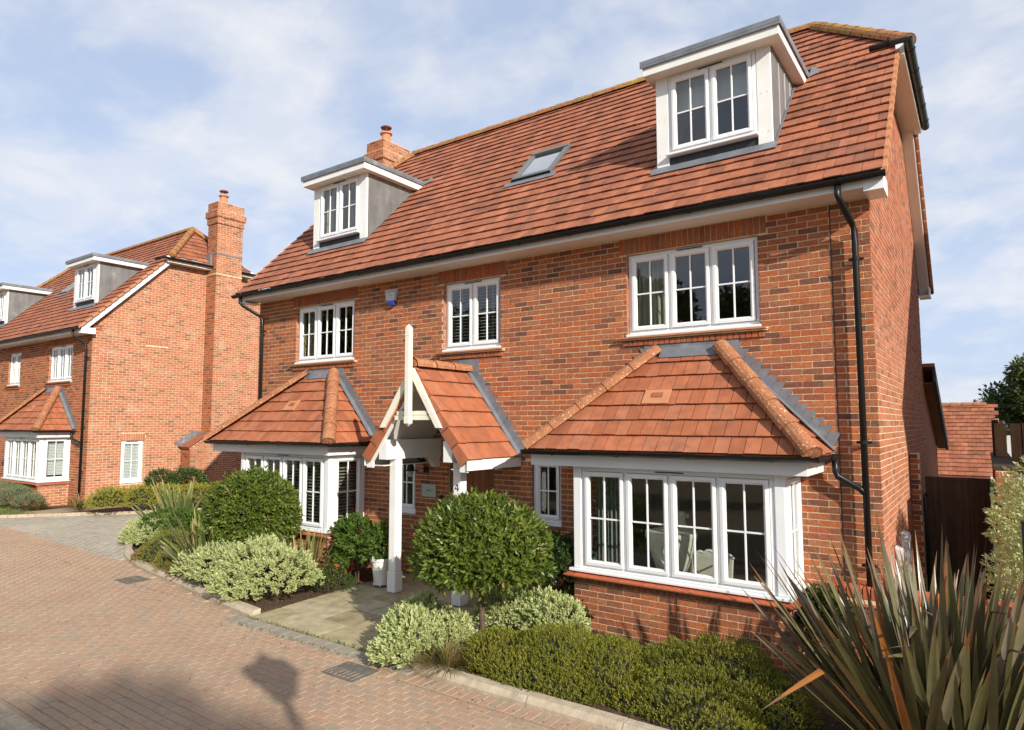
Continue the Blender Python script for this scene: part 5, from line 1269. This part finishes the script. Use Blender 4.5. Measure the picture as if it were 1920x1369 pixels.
# ------------------------------------------------------------------ ground
def zr(x): 
    t = min(1, max(0, (-x - 9) / 11)); return -.08 + .17 * t * t * (3 - 2 * t)
def sheet(name, x0, x1, y0, y1, n, dz, material):
    vs, fs = [], []
    for i in range(n + 1):
        x = x0 + (x1 - x0) * i / n; vs += [(x, y0, zr(x) + dz), (x, y1, zr(x) + dz)]
    for i in range(n): fs.append((2 * i, 2 * i + 2, 2 * i + 3, 2 * i + 1))
    return struct(MB().add(vs, fs).build(name, material))
gd = MB(); gd.add([(-400, -300, -.35), (400, -300, -.35), (400, 500, -.35), (-400, 500, -.35)], [(0, 1, 2, 3)]); struct(gd.build('ground', M['grassg']))
road = sheet('road', -60, 40, -6.02, 12, 100, -.022, M['sand'])
vg = MB(); vg.box(-60, 40, -60, -6.12, -.4, -.02); struct(vg.build('verge', M['gravel']))
lawn = MB(); lawn.prism([(-40, -3.2, -.3), (-21.0, -3.2, -.3), (-19.7, -1.72, -.3), (-17.75, .85, -.3), (-15.7, 5.2, -.3), (-15.7, 12, -.3), (-40, 12, -.3)], (0, 0, .375)); lawn = struct(lawn.build('lawn', M['soil']))
lw = MB(); lw.prism([(-40, -3.1, .0755), (-21.0, -3.1, .0755), (-19.9, -1.75, .0755), (-20.2, -1.0, .0755), (-23, -.9, .0755), (-40, -.9, .0755)], (0, 0, .004)); struct(lw.build('grass_strip', M['grassg']))
n_ = 5000; gx, gy = rng.uniform(-27, -19.7, n_), rng.uniform(-3.0, -.9, n_); k_ = gy > -3.1 + np.maximum(0, gx + 21) * 1.1
gx, gy = gx[k_], gy[k_]; n_ = len(gx); dz = rng.normal(0, .4, (n_, 3)); dz[:, 2] = 1
g_ = leaf_obj('grass', np.stack([gx, gy, np.full(n_, .078)], 1), dz, rng.normal(size=(n_, 3)), rng.uniform(.05, .11, n_), .012, rng.random(n_), M['lawn'], None, kind='stuff')
KL = [(-7.12, -2.88), (-7.8, -2.80), (-8.6, -2.68), (-9.46, -2.54), (-10.2, -2.45), (-10.86, -2.36), (-11.5, -2.27), (-12.07, -2.13), (-12.55, -1.99), (-12.95, -1.82), (-13.45, -1.55), (-13.9, -1.25), (-14.3, -.7), (-14.5, 0), (-14.6, .9)]
sl = MB(); sl.prism([(x, y + .10, -.3) for x, y in KL] + [(-14.55, 2.0, -.3), (-11.4, 2.0, -.3), (-11.4, -.002, -.3), (-7.12, -.002, -.3)], (0, 0, .262)); soil = struct(sl.build('soil', M['soil']))
sr = MB(); sr.prism([(-4.18, -.002, -.3), (-4.18, -2.93, -.3), (6, -2.93, -.3), (6, -.002, -.3)], (0, 0, .262)); struct(sr.build('soil', M['soil']))
# bark chips
n_ = 2600; cx_ = np.concatenate([rng.uniform(-13.5, -7.15, n_ // 2), rng.uniform(-4.15, 1.2, n_ // 2)]); cy_ = np.where(cx_ < -6, rng.uniform(-2.65, -.6, n_), rng.uniform(-2.9, -1.0, n_))
k_ = ~((cx_ < -9) & (cy_ < -2.4 + (-9 - cx_) * .16)); cx_, cy_ = cx_[k_], cy_[k_]; n_ = len(cx_)
dd = rng.normal(size=(n_, 3)); dd[:, 2] *= .25
leaf_obj('bark_chips', np.stack([cx_, cy_, np.full(n_, -.03)], 1), dd, rng.normal(0, .3, (n_, 3)) + np.array([0, 0, 1]), rng.uniform(.02, .06, n_), rng.uniform(.01, .02, n_), rng.random(n_), M['chips'], None, kind='stuff')
# kerbs
def kerb(path, name='kerb', h=.085, seglen=.92):
    E_ = struct(empty(name, (path[0][0], path[0][1], 0))); o0 = V((path[0][0], path[0][1], 0))
    pts = [V((x, y, 0)) for x, y in path]; L_ = [0]
    for a, b in zip(pts, pts[1:]): L_.append(L_[-1] + (b - a).length)
    def at(s):
        s = min(max(s, 0), L_[-1])
        for i in range(len(pts) - 1):
            if s <= L_[i + 1] + 1e-9: return pts[i].lerp(pts[i + 1], (s - L_[i]) / (L_[i + 1] - L_[i]))
        return pts[-1]
    n = max(1, round(L_[-1] / seglen))
    for i in range(n):
        s0, s1 = L_[-1] * i / n + .004, L_[-1] * (i + 1) / n - .004; mb = MB(); vs = []; K = 4; tn = random.random(); dzj = random.uniform(-.004, .004)
        for k in range(K + 1):
            s = s0 + (s1 - s0) * k / K; p = at(s); d = (at(s + .05) - at(s - .05)).normalized(); nrm = V((-d.y, d.x, 0)); z = zr(p.x) + .0
            for (o, hh) in ((0, -.12), (0, .035), (.045, h), (.15, h + .004), (.15, -.12)): vs.append(p + nrm * o + V((0, 0, z + hh + (dzj if hh > 0 else 0))) - o0)
        fs = [(k * 5 + j, (k + 1) * 5 + j, (k + 1) * 5 + j + 1, k * 5 + j + 1) for k in range(K) for j in range(4)] + [(0, 1, 2, 3, 4), tuple(K * 5 + j for j in (4, 3, 2, 1, 0))]
        mb.add(vs, fs, tn).build('kerb_stone', M['kerb'], E_)
kerb([(x, y - .02) for x, y in KL[::-1]][::-1] if False else KL[::-1])
for o in []: pass
kerb([(-4.32, -2.72), (-4.28, -2.88), (-4.15, -3.0), (-3.9, -3.06), (-3.4, -3.07), (6, -3.07)])
kerb([(4, -6.10), (-40, -6.10)][::-1][::-1] if False else [(-40, -6.10), (6, -6.10)])
kerb([(-15.6, 5.2), (-17.68, .82), (-19.62, -1.75), (-20.95, -3.2), (-40, -3.2)], seglen=.6, h=.07)
# block paving
def pavers(rows, material, name, parent, mats_rest, budget, size=(.2, .1), gap=.0045):
    """rows: (x0,x1,y,odd)"""
    out_ = []
    for (x0, x1, y, odd, w, d) in rows:
        x = x0 - (w / 2 if odd else 0)
        while x < x1:
            a, b = max(x, x0) + gap / 2, min(x + w, x1) - gap / 2
            if b - a > .02:
                cx = (a + b) / 2; z = zr(cx) + random.uniform(-.0018, .0018)
                px, py, pz = proj((cx, y + d / 2, z))
                if pz > .3 and -350 < px < 2250 and py < 1700:
                    t = random.random(); j = lambda: random.uniform(-.0012, .0012)
                    c = [(a, y + gap / 2), (b, y + gap / 2), (b, y + d - gap / 2), (a, y + d - gap / 2)]; e = .005
                    ci = [(a + e, y + gap / 2 + e), (b - e, y + gap / 2 + e), (b - e, y + d - gap / 2 - e), (a + e, y + d - gap / 2 - e)]
                    vs = [V((q[0], q[1], z + j())) for q in ci] + [V((q[0], q[1], z - .006)) for q in c] + [V((q[0], q[1], z - .03)) for q in c]
                    fs = [(0, 1, 2, 3)] + [((i + 1) % 4, i, 4 + i, 4 + (i + 1) % 4) for i in range(4)] + [(4 + (i + 1) % 4, 4 + i, 8 + i, 8 + (i + 1) % 4) for i in range(4)]
                    out_.append((vs, fs, t, (0, 0, 1), parent))
            x += w
    emit(out_, name, name + '_field', material, parent, budget)
rows = []
y = -3.17
rows.append((-4.0, 5, -3.27, 0, .1, .2)); rows.append((-12.0, -7.3, -2.66, 0, .1, .2)) if False else None
i = 0; y = -6.02 + .003
while y < -2.3:
    xm = 5 if y < -3.36 else (-4.15 if y < -2.98 else -7.2)
    # stay outside the left kerb
    def kx(yy):
        for (xa, ya), (xb, yb) in zip(KL, KL[1:]):
            if min(ya, yb) - .001 <= yy <= max(ya, yb) + .001 and abs(yb - ya) > 1e-6: return xa + (xb - xa) * (yy - ya) / (yb - ya)
        return -7.2
    if y > -2.98: xm = kx(min(y + .1, -2.0)) - .02
    rows.append((-26, xm, y, i % 2, .2, .1)); i += 1; y += .1
pavers(rows, M['paver'], 'paving_block', road, None, 300)
rows = []; i = 0; y = -2.29
drive = sheet('driveway', -20.5, -14.0, -2.29, 9.0, 20, -.014, M['sand'])
while y < 7:
    xl_ = -21.0 if y < -1.75 else (-19.5 + (y + 1.75) * .72 if y < .85 else -17.6 + (y - .85) * .46)
    xr2 = -12.3 if y < -2.1 else kx(y) - .06 if y < .85 else -14.7
    if y > .85: xr2 = -11.5 if y > 2.1 else -14.62
    rows.append((xl_, xr2, y, i % 2, .2, .1)); i += 1; y += .1
pavers(rows, M['greypaver'], 'paving_block', drive, None, 250)
# path of sandstone slabs with an edging course
path = struct(empty('path', (-5.65, -1.5, 0))); o0 = V((5.65, 1.5, 0))
MB().box(-7.11 + 5.65, -4.19 + 5.65, -2.92 + 1.5, -.004 + 1.5, -.3, -.078).build('path_bed', mat('mossy_joint', [(.13, .115, .055)], rough=1, noise=(20, .3)), path)
xs_ = [[-7.10, -6.62, -5.72, -4.82, -4.20], [-7.10, -6.2, -5.6, -4.7, -4.20], [-7.10, -6.5, -5.9, -5.0, -4.20], [-7.10, -6.35, -5.45, -4.85, -4.20], [-7.10, -6.6, -5.7, -5.1, -4.20], [-7.10, -6.2, -5.3, -4.20]]
ys_ = [-2.91, -2.42, -1.92, -1.43, -.95, -.45, -.008]
for r_ in range(6):
    for a, b in zip(xs_[r_], xs_[r_][1:]):
        j = lambda: random.uniform(-.003, .003); z = random.uniform(-.0015, .0015) - .002
        x0, x1, y0, y1 = a + .006, b - .006, ys_[r_] + .006, ys_[r_ + 1] - .006; c = V(((x0 + x1) / 2, (y0 + y1) / 2, 0)) + o0
        hx, hy = (x1 - x0) / 2, (y1 - y0) / 2; zz = [z + j() * .5 - max(0, -(y0 + .9)) * .018 for _ in range(2)] 
        def zy(yy): return z - max(0, -(yy + .9)) * .028
        vs = [(-hx + j(), -hy + j(), zy(y0)), (hx + j(), -hy + j(), zy(y0)), (hx + j(), hy + j(), zy(y1)), (-hx + j(), hy + j(), zy(y1))]
        vs += [(p[0], p[1], -.09) for p in vs]
        MB().add(vs, [(0, 1, 2, 3)] + [((i + 1) % 4, i, 4 + i, 4 + (i + 1) % 4) for i in range(4)], random.random()).build('slab', M['slab'], path, loc=c, bevel=.004)
x = -7.30
while x < -4.2:
    w = random.uniform(.20, .26); z = zr(x) + .012 + random.uniform(-.002, .002)
    MB().box(0, w - .008, 0, .225, -.1, 0, t=random.random()).build('edging_sett', M['sett'], path, loc=V((x, -3.145, z)) + o0, bevel=.006); x += w
n_ = 260; wx = rng.uniform(-7.1, -4.3, n_); wy = np.where(rng.random(n_) < .7, -2.915, -3.15) + rng.normal(0, .012, n_); dd = rng.normal(0, .6, (n_, 3)); dd[:, 2] = 1
leaf_obj('weeds', np.stack([wx, wy, np.full(n_, -.07)], 1), dd, rng.normal(size=(n_, 3)), rng.uniform(.02, .06, n_), .012, rng.random(n_), M['lawn'], None, kind='stuff')
n_ = 420; wx = rng.uniform(-14, .5, n_); wy = np.where(rng.random(n_) < .55, -3.15 - np.abs(rng.normal(0, .18, n_)), rng.uniform(-5.9, -3.2, n_)); dd = rng.normal(size=(n_, 3)); dd[:, 2] *= .1
wy = np.where((wx < -7.2), np.minimum(wy + .45, -2.9), wy)
leaf_obj('fallen_leaves', np.stack([wx, wy, np.array([zr(q) for q in wx]) + .006], 1), dd, rng.normal(0, .25, (n_, 3)) + np.array([0, 0, 1]), rng.uniform(.012, .04, n_), rng.uniform(.008, .02, n_), rng.random(n_), M['chips'], None, kind='stuff')
# drain covers
for (x, y, lb, gr) in ((-10.55, -2.78, 'square iron drain cover by the left kerb', 0), (-4.55, -3.42, 'slotted iron drain cover at the end of the paved path', 1)):
    E_ = empty('drain_cover', (x, y, zr(x))); tag(E_, lb, 'drain cover', 'drain covers in the paving')
    a = .24
    for (x0, x1, y0, y1) in ((-a, a, -a * .8, -a * .8 + .03), (-a, a, a * .8 - .03, a * .8), (-a, -a + .03, -a * .8 + .03, a * .8 - .03), (a - .03, a, -a * .8 + .03, a * .8 - .03)): MB().box(x0, x1, y0, y1, -.02, .006).build('frame_bar', M['iron2'], E_)
    MB().box(-a + .03, a - .03, -a * .8 + .03, a * .8 - .03, -.02, -.002 if gr else .004).build('plate', M['dark'] if gr else M['iron2'], E_)  # beneath the grate the plate is painted near-black as the pit's shade
    for k in range(7):
        xx = -a + .05 + k * .065
        if gr: MB().box(xx, xx + .036, -a * .8 + .03, .02, -.0015, .005).build('grate_bar', M['iron2'], E_)
        else: MB().box(xx, xx + .03, -a * .6, a * .6, .0045, .0075).build('tread_bar', M['iron2'], E_)
    if gr: MB().box(-a + .03, a - .03, .024, a * .8 - .03, -.001, .005).build('grate_bar', M['iron2'], E_)

# ------------------------------------------------------------------ right side passage
GW = empty('garden_wall', (.3, -.13, -.04)); tag(GW, 'low red brick wall with bricks on edge along its top, behind the bronze plant', 'wall')
MB().box(-.795, 1.5, -.105, .105, 0, .70).build('core', M['mortar'], GW)
gb = bricks((0, -.112, 0), V((1, 0, 0)), V((0, -1, 0)), -.80, 1.5, .02, .62, [], GW)
for p in gb: c = sum((V(v) for v in p[0]), V()) / 8; MB().add([V(v) - c for v in p[0]], p[1], p[2]).build('brick', M['brick'], GW, loc=c)
MB().box(-.81, 1.5, -.135, .12, .625, .65).build('creasing', M['verge'], GW)
x = -.80
while x < 1.45: MB().box(0, .066, -.115, .115, 0, .112, t=random.random()).build('coping_brick', M['coping'], GW, loc=(x, 0, .70), bevel=.006); x += .076
PR = empty('gate_pier', (.07, 3.38, -.04)); tag(PR, 'narrow brick pier between the side wall and the dark gate', 'pier')
MB().box(-.062, .05, .006, .22, 0, 2.1).build('core', M['mortar'], PR)
for p in bricks((0, 0, 0), V((1, 0, 0)), V((0, -1, 0)), -.067, .055, .0, 2.1, [], PR): c = sum((V(v) for v in p[0]), V()) / 8; MB().add([V(v) - c for v in p[0]], p[1], p[2]).build('brick', M['brick'], PR, loc=c)
GT = empty('gate', (.56, 3.50, -.04)); tag(GT, 'dark boarded timber gate at the side of the house', 'gate')
for k in range(9): MB().box(0, .0856, 0, .025, .03, 1.76, t=random.random()).build('board', M['gate'], GT, bevel=.004, loc=(-.385 + k * .086, 0, random.uniform(-.004, .004)))
for z in (.25, 1.5): MB().box(-.385, .39, .026, .06, z, z + .09).build('rail', M['gate'], GT)
o = MB().lathe([(.02, 0), (.028, .03), (.02, .05)], 12).build('knob', M['iron'], GT, loc=(.33, -.001, 1.02)); o.rotation_euler = (math.pi / 2, 0, 0)
o = MB().tube([(0, 0, 0), (0, 0, 1.45), (0, .06, 1.5), (0, .12, 1.5)], .022, 10).build('pipe', M['black'], None, smooth=True, loc=(.17, 3.36, -.04)); tag(o, 'slim black pipe rising beside the gate pier', 'pipe')
BW = empty('boundary_wall', (1.12, 3.2, -.04)); tag(BW, 'red brick boundary wall between the gate and the golden shrub', 'wall')
MB().box(-.105, .1, -1.0, 4.0, 0, 1.95).build('core', M['mortar'], BW)
wb = bricks((-.112, 0, 0), V((0, 1, 0)), V((-1, 0, 0)), -1.0, 4.0, .0, 1.95, [], BW) + bricks((0, -1.007, 0), V((1, 0, 0)), V((0, -1, 0)), -.112, .105, 0, 1.95, [], BW)
emit(wb, 'brick', 'brickwork', M['brick'], BW, 120, off=(1.12, 3.2, -.04))
for k in range(23): MB().box(-.13, .13, 0, .205, 0, .06, t=random.random()).build('coping_brick', M['gate'], BW, loc=(0, -1.0 + k * .215, 1.952), bevel=.006)
FN = empty('fence', (1.15, 5.2, -.04)); tag(FN, 'weathered upright board fence above the boundary wall', 'fence')
for k in range(12):
    MB().box(0, .155, 0, .022, 1.7, 2.55 + random.uniform(-.012, .012), t=random.random()).build('board', M['fence'], FN, bevel=.003, loc=(-.10 + k * .17 + (.035 if k == 1 else 0), random.choice((0, .02)), 0))
for z in (1.85, 2.35): MB().box(-.1, 1.95, .045, .09, z, z + .08).build('rail', M['fence'], FN)
for x in (-.13, .9, 1.9): MB().box(x, x + .09, .05, .14, 0, 2.60).build('post', M['gate'], FN, bevel=.005)
BP = empty('post', (1.19, -.35, -.04)); tag(BP, 'dark metal post at the right edge beside the golden shrub', 'post')
MB().box(-.03, .03, -.03, .03, 0, 1.62).build('shaft', M['iron'], BP, bevel=.004); MB().box(-.035, .035, -.035, .035, 1.621, 1.64).build('cap', M['iron'], BP)
# garage roof beyond
GA = empty('garage', (-1.2, 16, -.04)); tag(GA, 'low building with a plain orange tiled roof beyond the gate', 'garage')
MB().box(-3, 2.15, .3, 5.2, 0, 1.1).build('wall', M['brickp'], GA)
w_ = V((0, 2.2, 2.2 * .98)); L_ = w_.length; w_ = w_.normalized(); n2 = V((1, 0, 0)).cross(w_)
MB().prism([(-3, 0, .98), (2.2, 0, .98), (2.2, 2.2, 3.13), (2.2, 4.6, .98), (2.2, 4.5, .9), (2.2, .1, .9)][0:2] + [(2.2, 2.2, 3.12), (-3, 2.2, 3.12)], (0, 0, -.05)).build('deck', M['tile'], GA)
MB().prism([(2.1, 0.05, .95), (2.1, 2.2, 3.05), (2.1, 4.4, .95)], (.06, 0, 0)).build('gable', M['white'], GA)
MB().prism([(-3, 2.2, 3.12), (2.2, 2.2, 3.12), (2.2, 4.5, .95), (-3, 4.5, .95)], (0, 0, -.05)).build('rear_roof', M['tile'], GA)
rfo = [o for o in GA.children if o.name.startswith('deck')][0]
tp = tiles((0, 0, .98), (1, 0, 0), w_, n2, L_, .2, .172, [], [], rfo, 0.0, 2.15)
emit(tp, 'tile', 'tiling', M['tile'], GA, 300, off=(-1.2, 16, -.04))
ridge_run((0, 2.2, 3.12), (2.2, 2.2, 3.12), .09, GA, 'ridge_tile', M['hip'], length=.33)
gutter([(2.2, -.06, .93), (-3, -.06, .93)], GA, step=2)
# small white-gabled roof far off
WH = empty('bungalow', (2.3, 29, 0)); tag(WH, 'distant grey roofed house with a white gable over the fence', 'house')
MB().box(-1.6, .35, 0, 6, 0, 2.3).build('wall', M['white'], WH); MB().prism([(-1.7, -.2, 2.25), (.0, -.2, 2.25), (-.1, 2.0, 2.95), (-1.7, 2.0, 2.95)], (0, 0, .06)).build('roof', M['greyroof'], WH)
MB().prism([(.0, -.2, 2.3), (.25, -.2, 2.75), (.55, -.2, 2.3)], (0, 2, 0)).build('gable', M['white'], WH)
# trees
def tree(loc, h, rad, seed, label, n, L, W, material, name='tree', ncl=22, zlo=.35, r0=.3):
    E_ = empty(name, loc); tag(E_, label, 'tree'); r = np.random.default_rng(seed); rr = random.Random(seed)
    MB().tube([(0, 0, -.2), (.1, 0, h * .3), (-.1, .1, h * .6), (0, 0, h * .9)], r0, 9, r2=r0 * .2).build('trunk', M['bark'], E_, smooth=True)
    Ps, Ns, B = [], [], []
    for i in range(ncl):
        d = unit(r.normal(size=3)); q = r.random() ** .4 * .75; c = np.array([d[0] * rad * q, d[1] * rad * q, h * (zlo + (1 - zlo) * .5) + d[2] * h * (1 - zlo) * .5 * q])
        s_ = rad * r.uniform(.30, .48)
        P, Nn, _ = shell(n // ncl, c, (s_, s_, s_ * .8), seed * 50 + i, .5, 1.08, .25, fr=5); Ps.append(P); Ns.append(Nn); B.append(np.full(len(P), .45 + r.normal(0, .12)))
        if i % 2 == 0: MB().tube([(0, 0, h * rr.uniform(.25, .6)), tuple(c * .6 + np.array([0, 0, h * .2])), tuple(c)], r0 * .25, 6, r2=.02).build('limb', M['bark'], E_)
    P = np.concatenate(Ps); Nn = np.concatenate(Ns); B = np.concatenate(B)
    leaf_obj('crown', *sprigs(P, Nn, r, 4, L, W, spread=1.1, up=0, base=B, tj=.15), material, E_, fold=.1); return E_
tree((3.35, 26, -.1), 6.15, 2.1, 21, 'tall dark tree at the right edge beyond the fence', 7500, .20, .11, M['tree'], zlo=.22)
tree((1.9, 40, -.1), 4.2, 2.2, 22, 'low dark bush line tree behind the garage roof', 2500, .24, .13, M['tree'], zlo=.1)
tree((-52, 18, 0), 12.6, 4.5, 23, 'yellowing tree showing above the far house dormers at the left edge', 5000, .36, .2, M['treey'], zlo=.4)
# beyond the viewer: what the window panes mirror and what throws the shadows on the lane
LB = 'big tree across the lane, seen only mirrored in the %s'
tree((-11.2, -19.0, 0), 10.4, 2.5, 24, LB % 'upper right window', 4200, .34, .2, M['tree'], zlo=.25)
tree((-7.2, -24, 0), 9.6, 2.4, 29, 'tall tree across the lane, mirrored in the right end of the upper right window', 4200, .4, .22, M['tree'], zlo=.25)
tree((-18.5, -17, 0), 8.6, 3.2, 25, LB % 'window over the porch', 4200, .34, .2, M['tree'], zlo=.2)
tree((-27, -15, 0), 11.5, 4.2, 26, LB % 'upper left window', 4200, .4, .22, M['tree'], zlo=.2)
tree((-12.5, -13.5, 0), 5.2, 2.6, 27, LB % 'bay window panes', 4000, .26, .15, M['tree'], zlo=.12)
tree((-4.2, -15.5, 0), 4.6, 2.4, 30, LB % 'right bay window', 4000, .26, .15, M['tree'], zlo=.12)
tree((26.7, -21.9, 0), 18.2, 1.75, 28, 'tall tree behind the viewer whose shadow falls on the lane', 4200, .36, .2, M['tree'], zlo=.78)
SL = empty('street_lamp', (3.38, -8.17, -.1)); tag(SL, 'lantern-headed street lamp behind the viewer whose shadow lies on the paving', 'street lamp')
MB().lathe([(.09, 0), (.09, .5), (.06, .56), (.05, 4.3), (.045, 4.36)], 14).build('column', M['iron'], SL)
for k in range(4):
    a = k * math.pi / 2 + .5; b = a + math.pi / 2
    lo_ = lambda t, r_: V((math.cos(t) * r_, math.sin(t) * r_, 0))
    MB().prism([lo_(a, .13) + V((0, 0, 4.42)), lo_(b, .13) + V((0, 0, 4.42)), lo_(b, .29) + V((0, 0, 4.74)), lo_(a, .29) + V((0, 0, 4.74))], (0, 0, .006)).build('pane', M['lampglass'], SL)
    MB().tube([lo_(a, .135) + V((0, 0, 4.40)), lo_(a, .30) + V((0, 0, 4.76))], .012, 6).build('frame_bar', M['iron'], SL)
rf_ = MB(); rf_.lathe([(.35, 4.75), (.34, 4.77), (.13, 4.89), (.11, 4.95), (.07, 4.97), (.04, 5.05), (.005, 5.09)], 4); rf_.build('roof', M['iron'], SL).rotation_euler = (0, 0, .5)
MB().lathe([(.04, 4.35), (.14, 4.40), (.14, 4.42)], 4).build('base', M['iron'], SL).rotation_euler = (0, 0, .5)
# the house on the far side of the passage shades the gate
NH = empty('house', (9.5, 5.45, 0)); tag(NH, 'brick house out of view to the right that shades the side passage', 'house')
MB().box(-4.8, 4.8, -4.6, 4.6, -.3, 5.2).build('wall', M['brickp'], NH)
MB().prism([(-5.1, -5, 5.1), (-5.1, 0, 9.3), (-5.1, 5, 5.1)], (10.2, 0, 0)).build('roof', M['tile'], NH)
for x in (-3, 0, 3): MB().box(x - .6, x + .6, -4.64, -4.601, 3.6, 4.8).build('window', M['white'], NH)
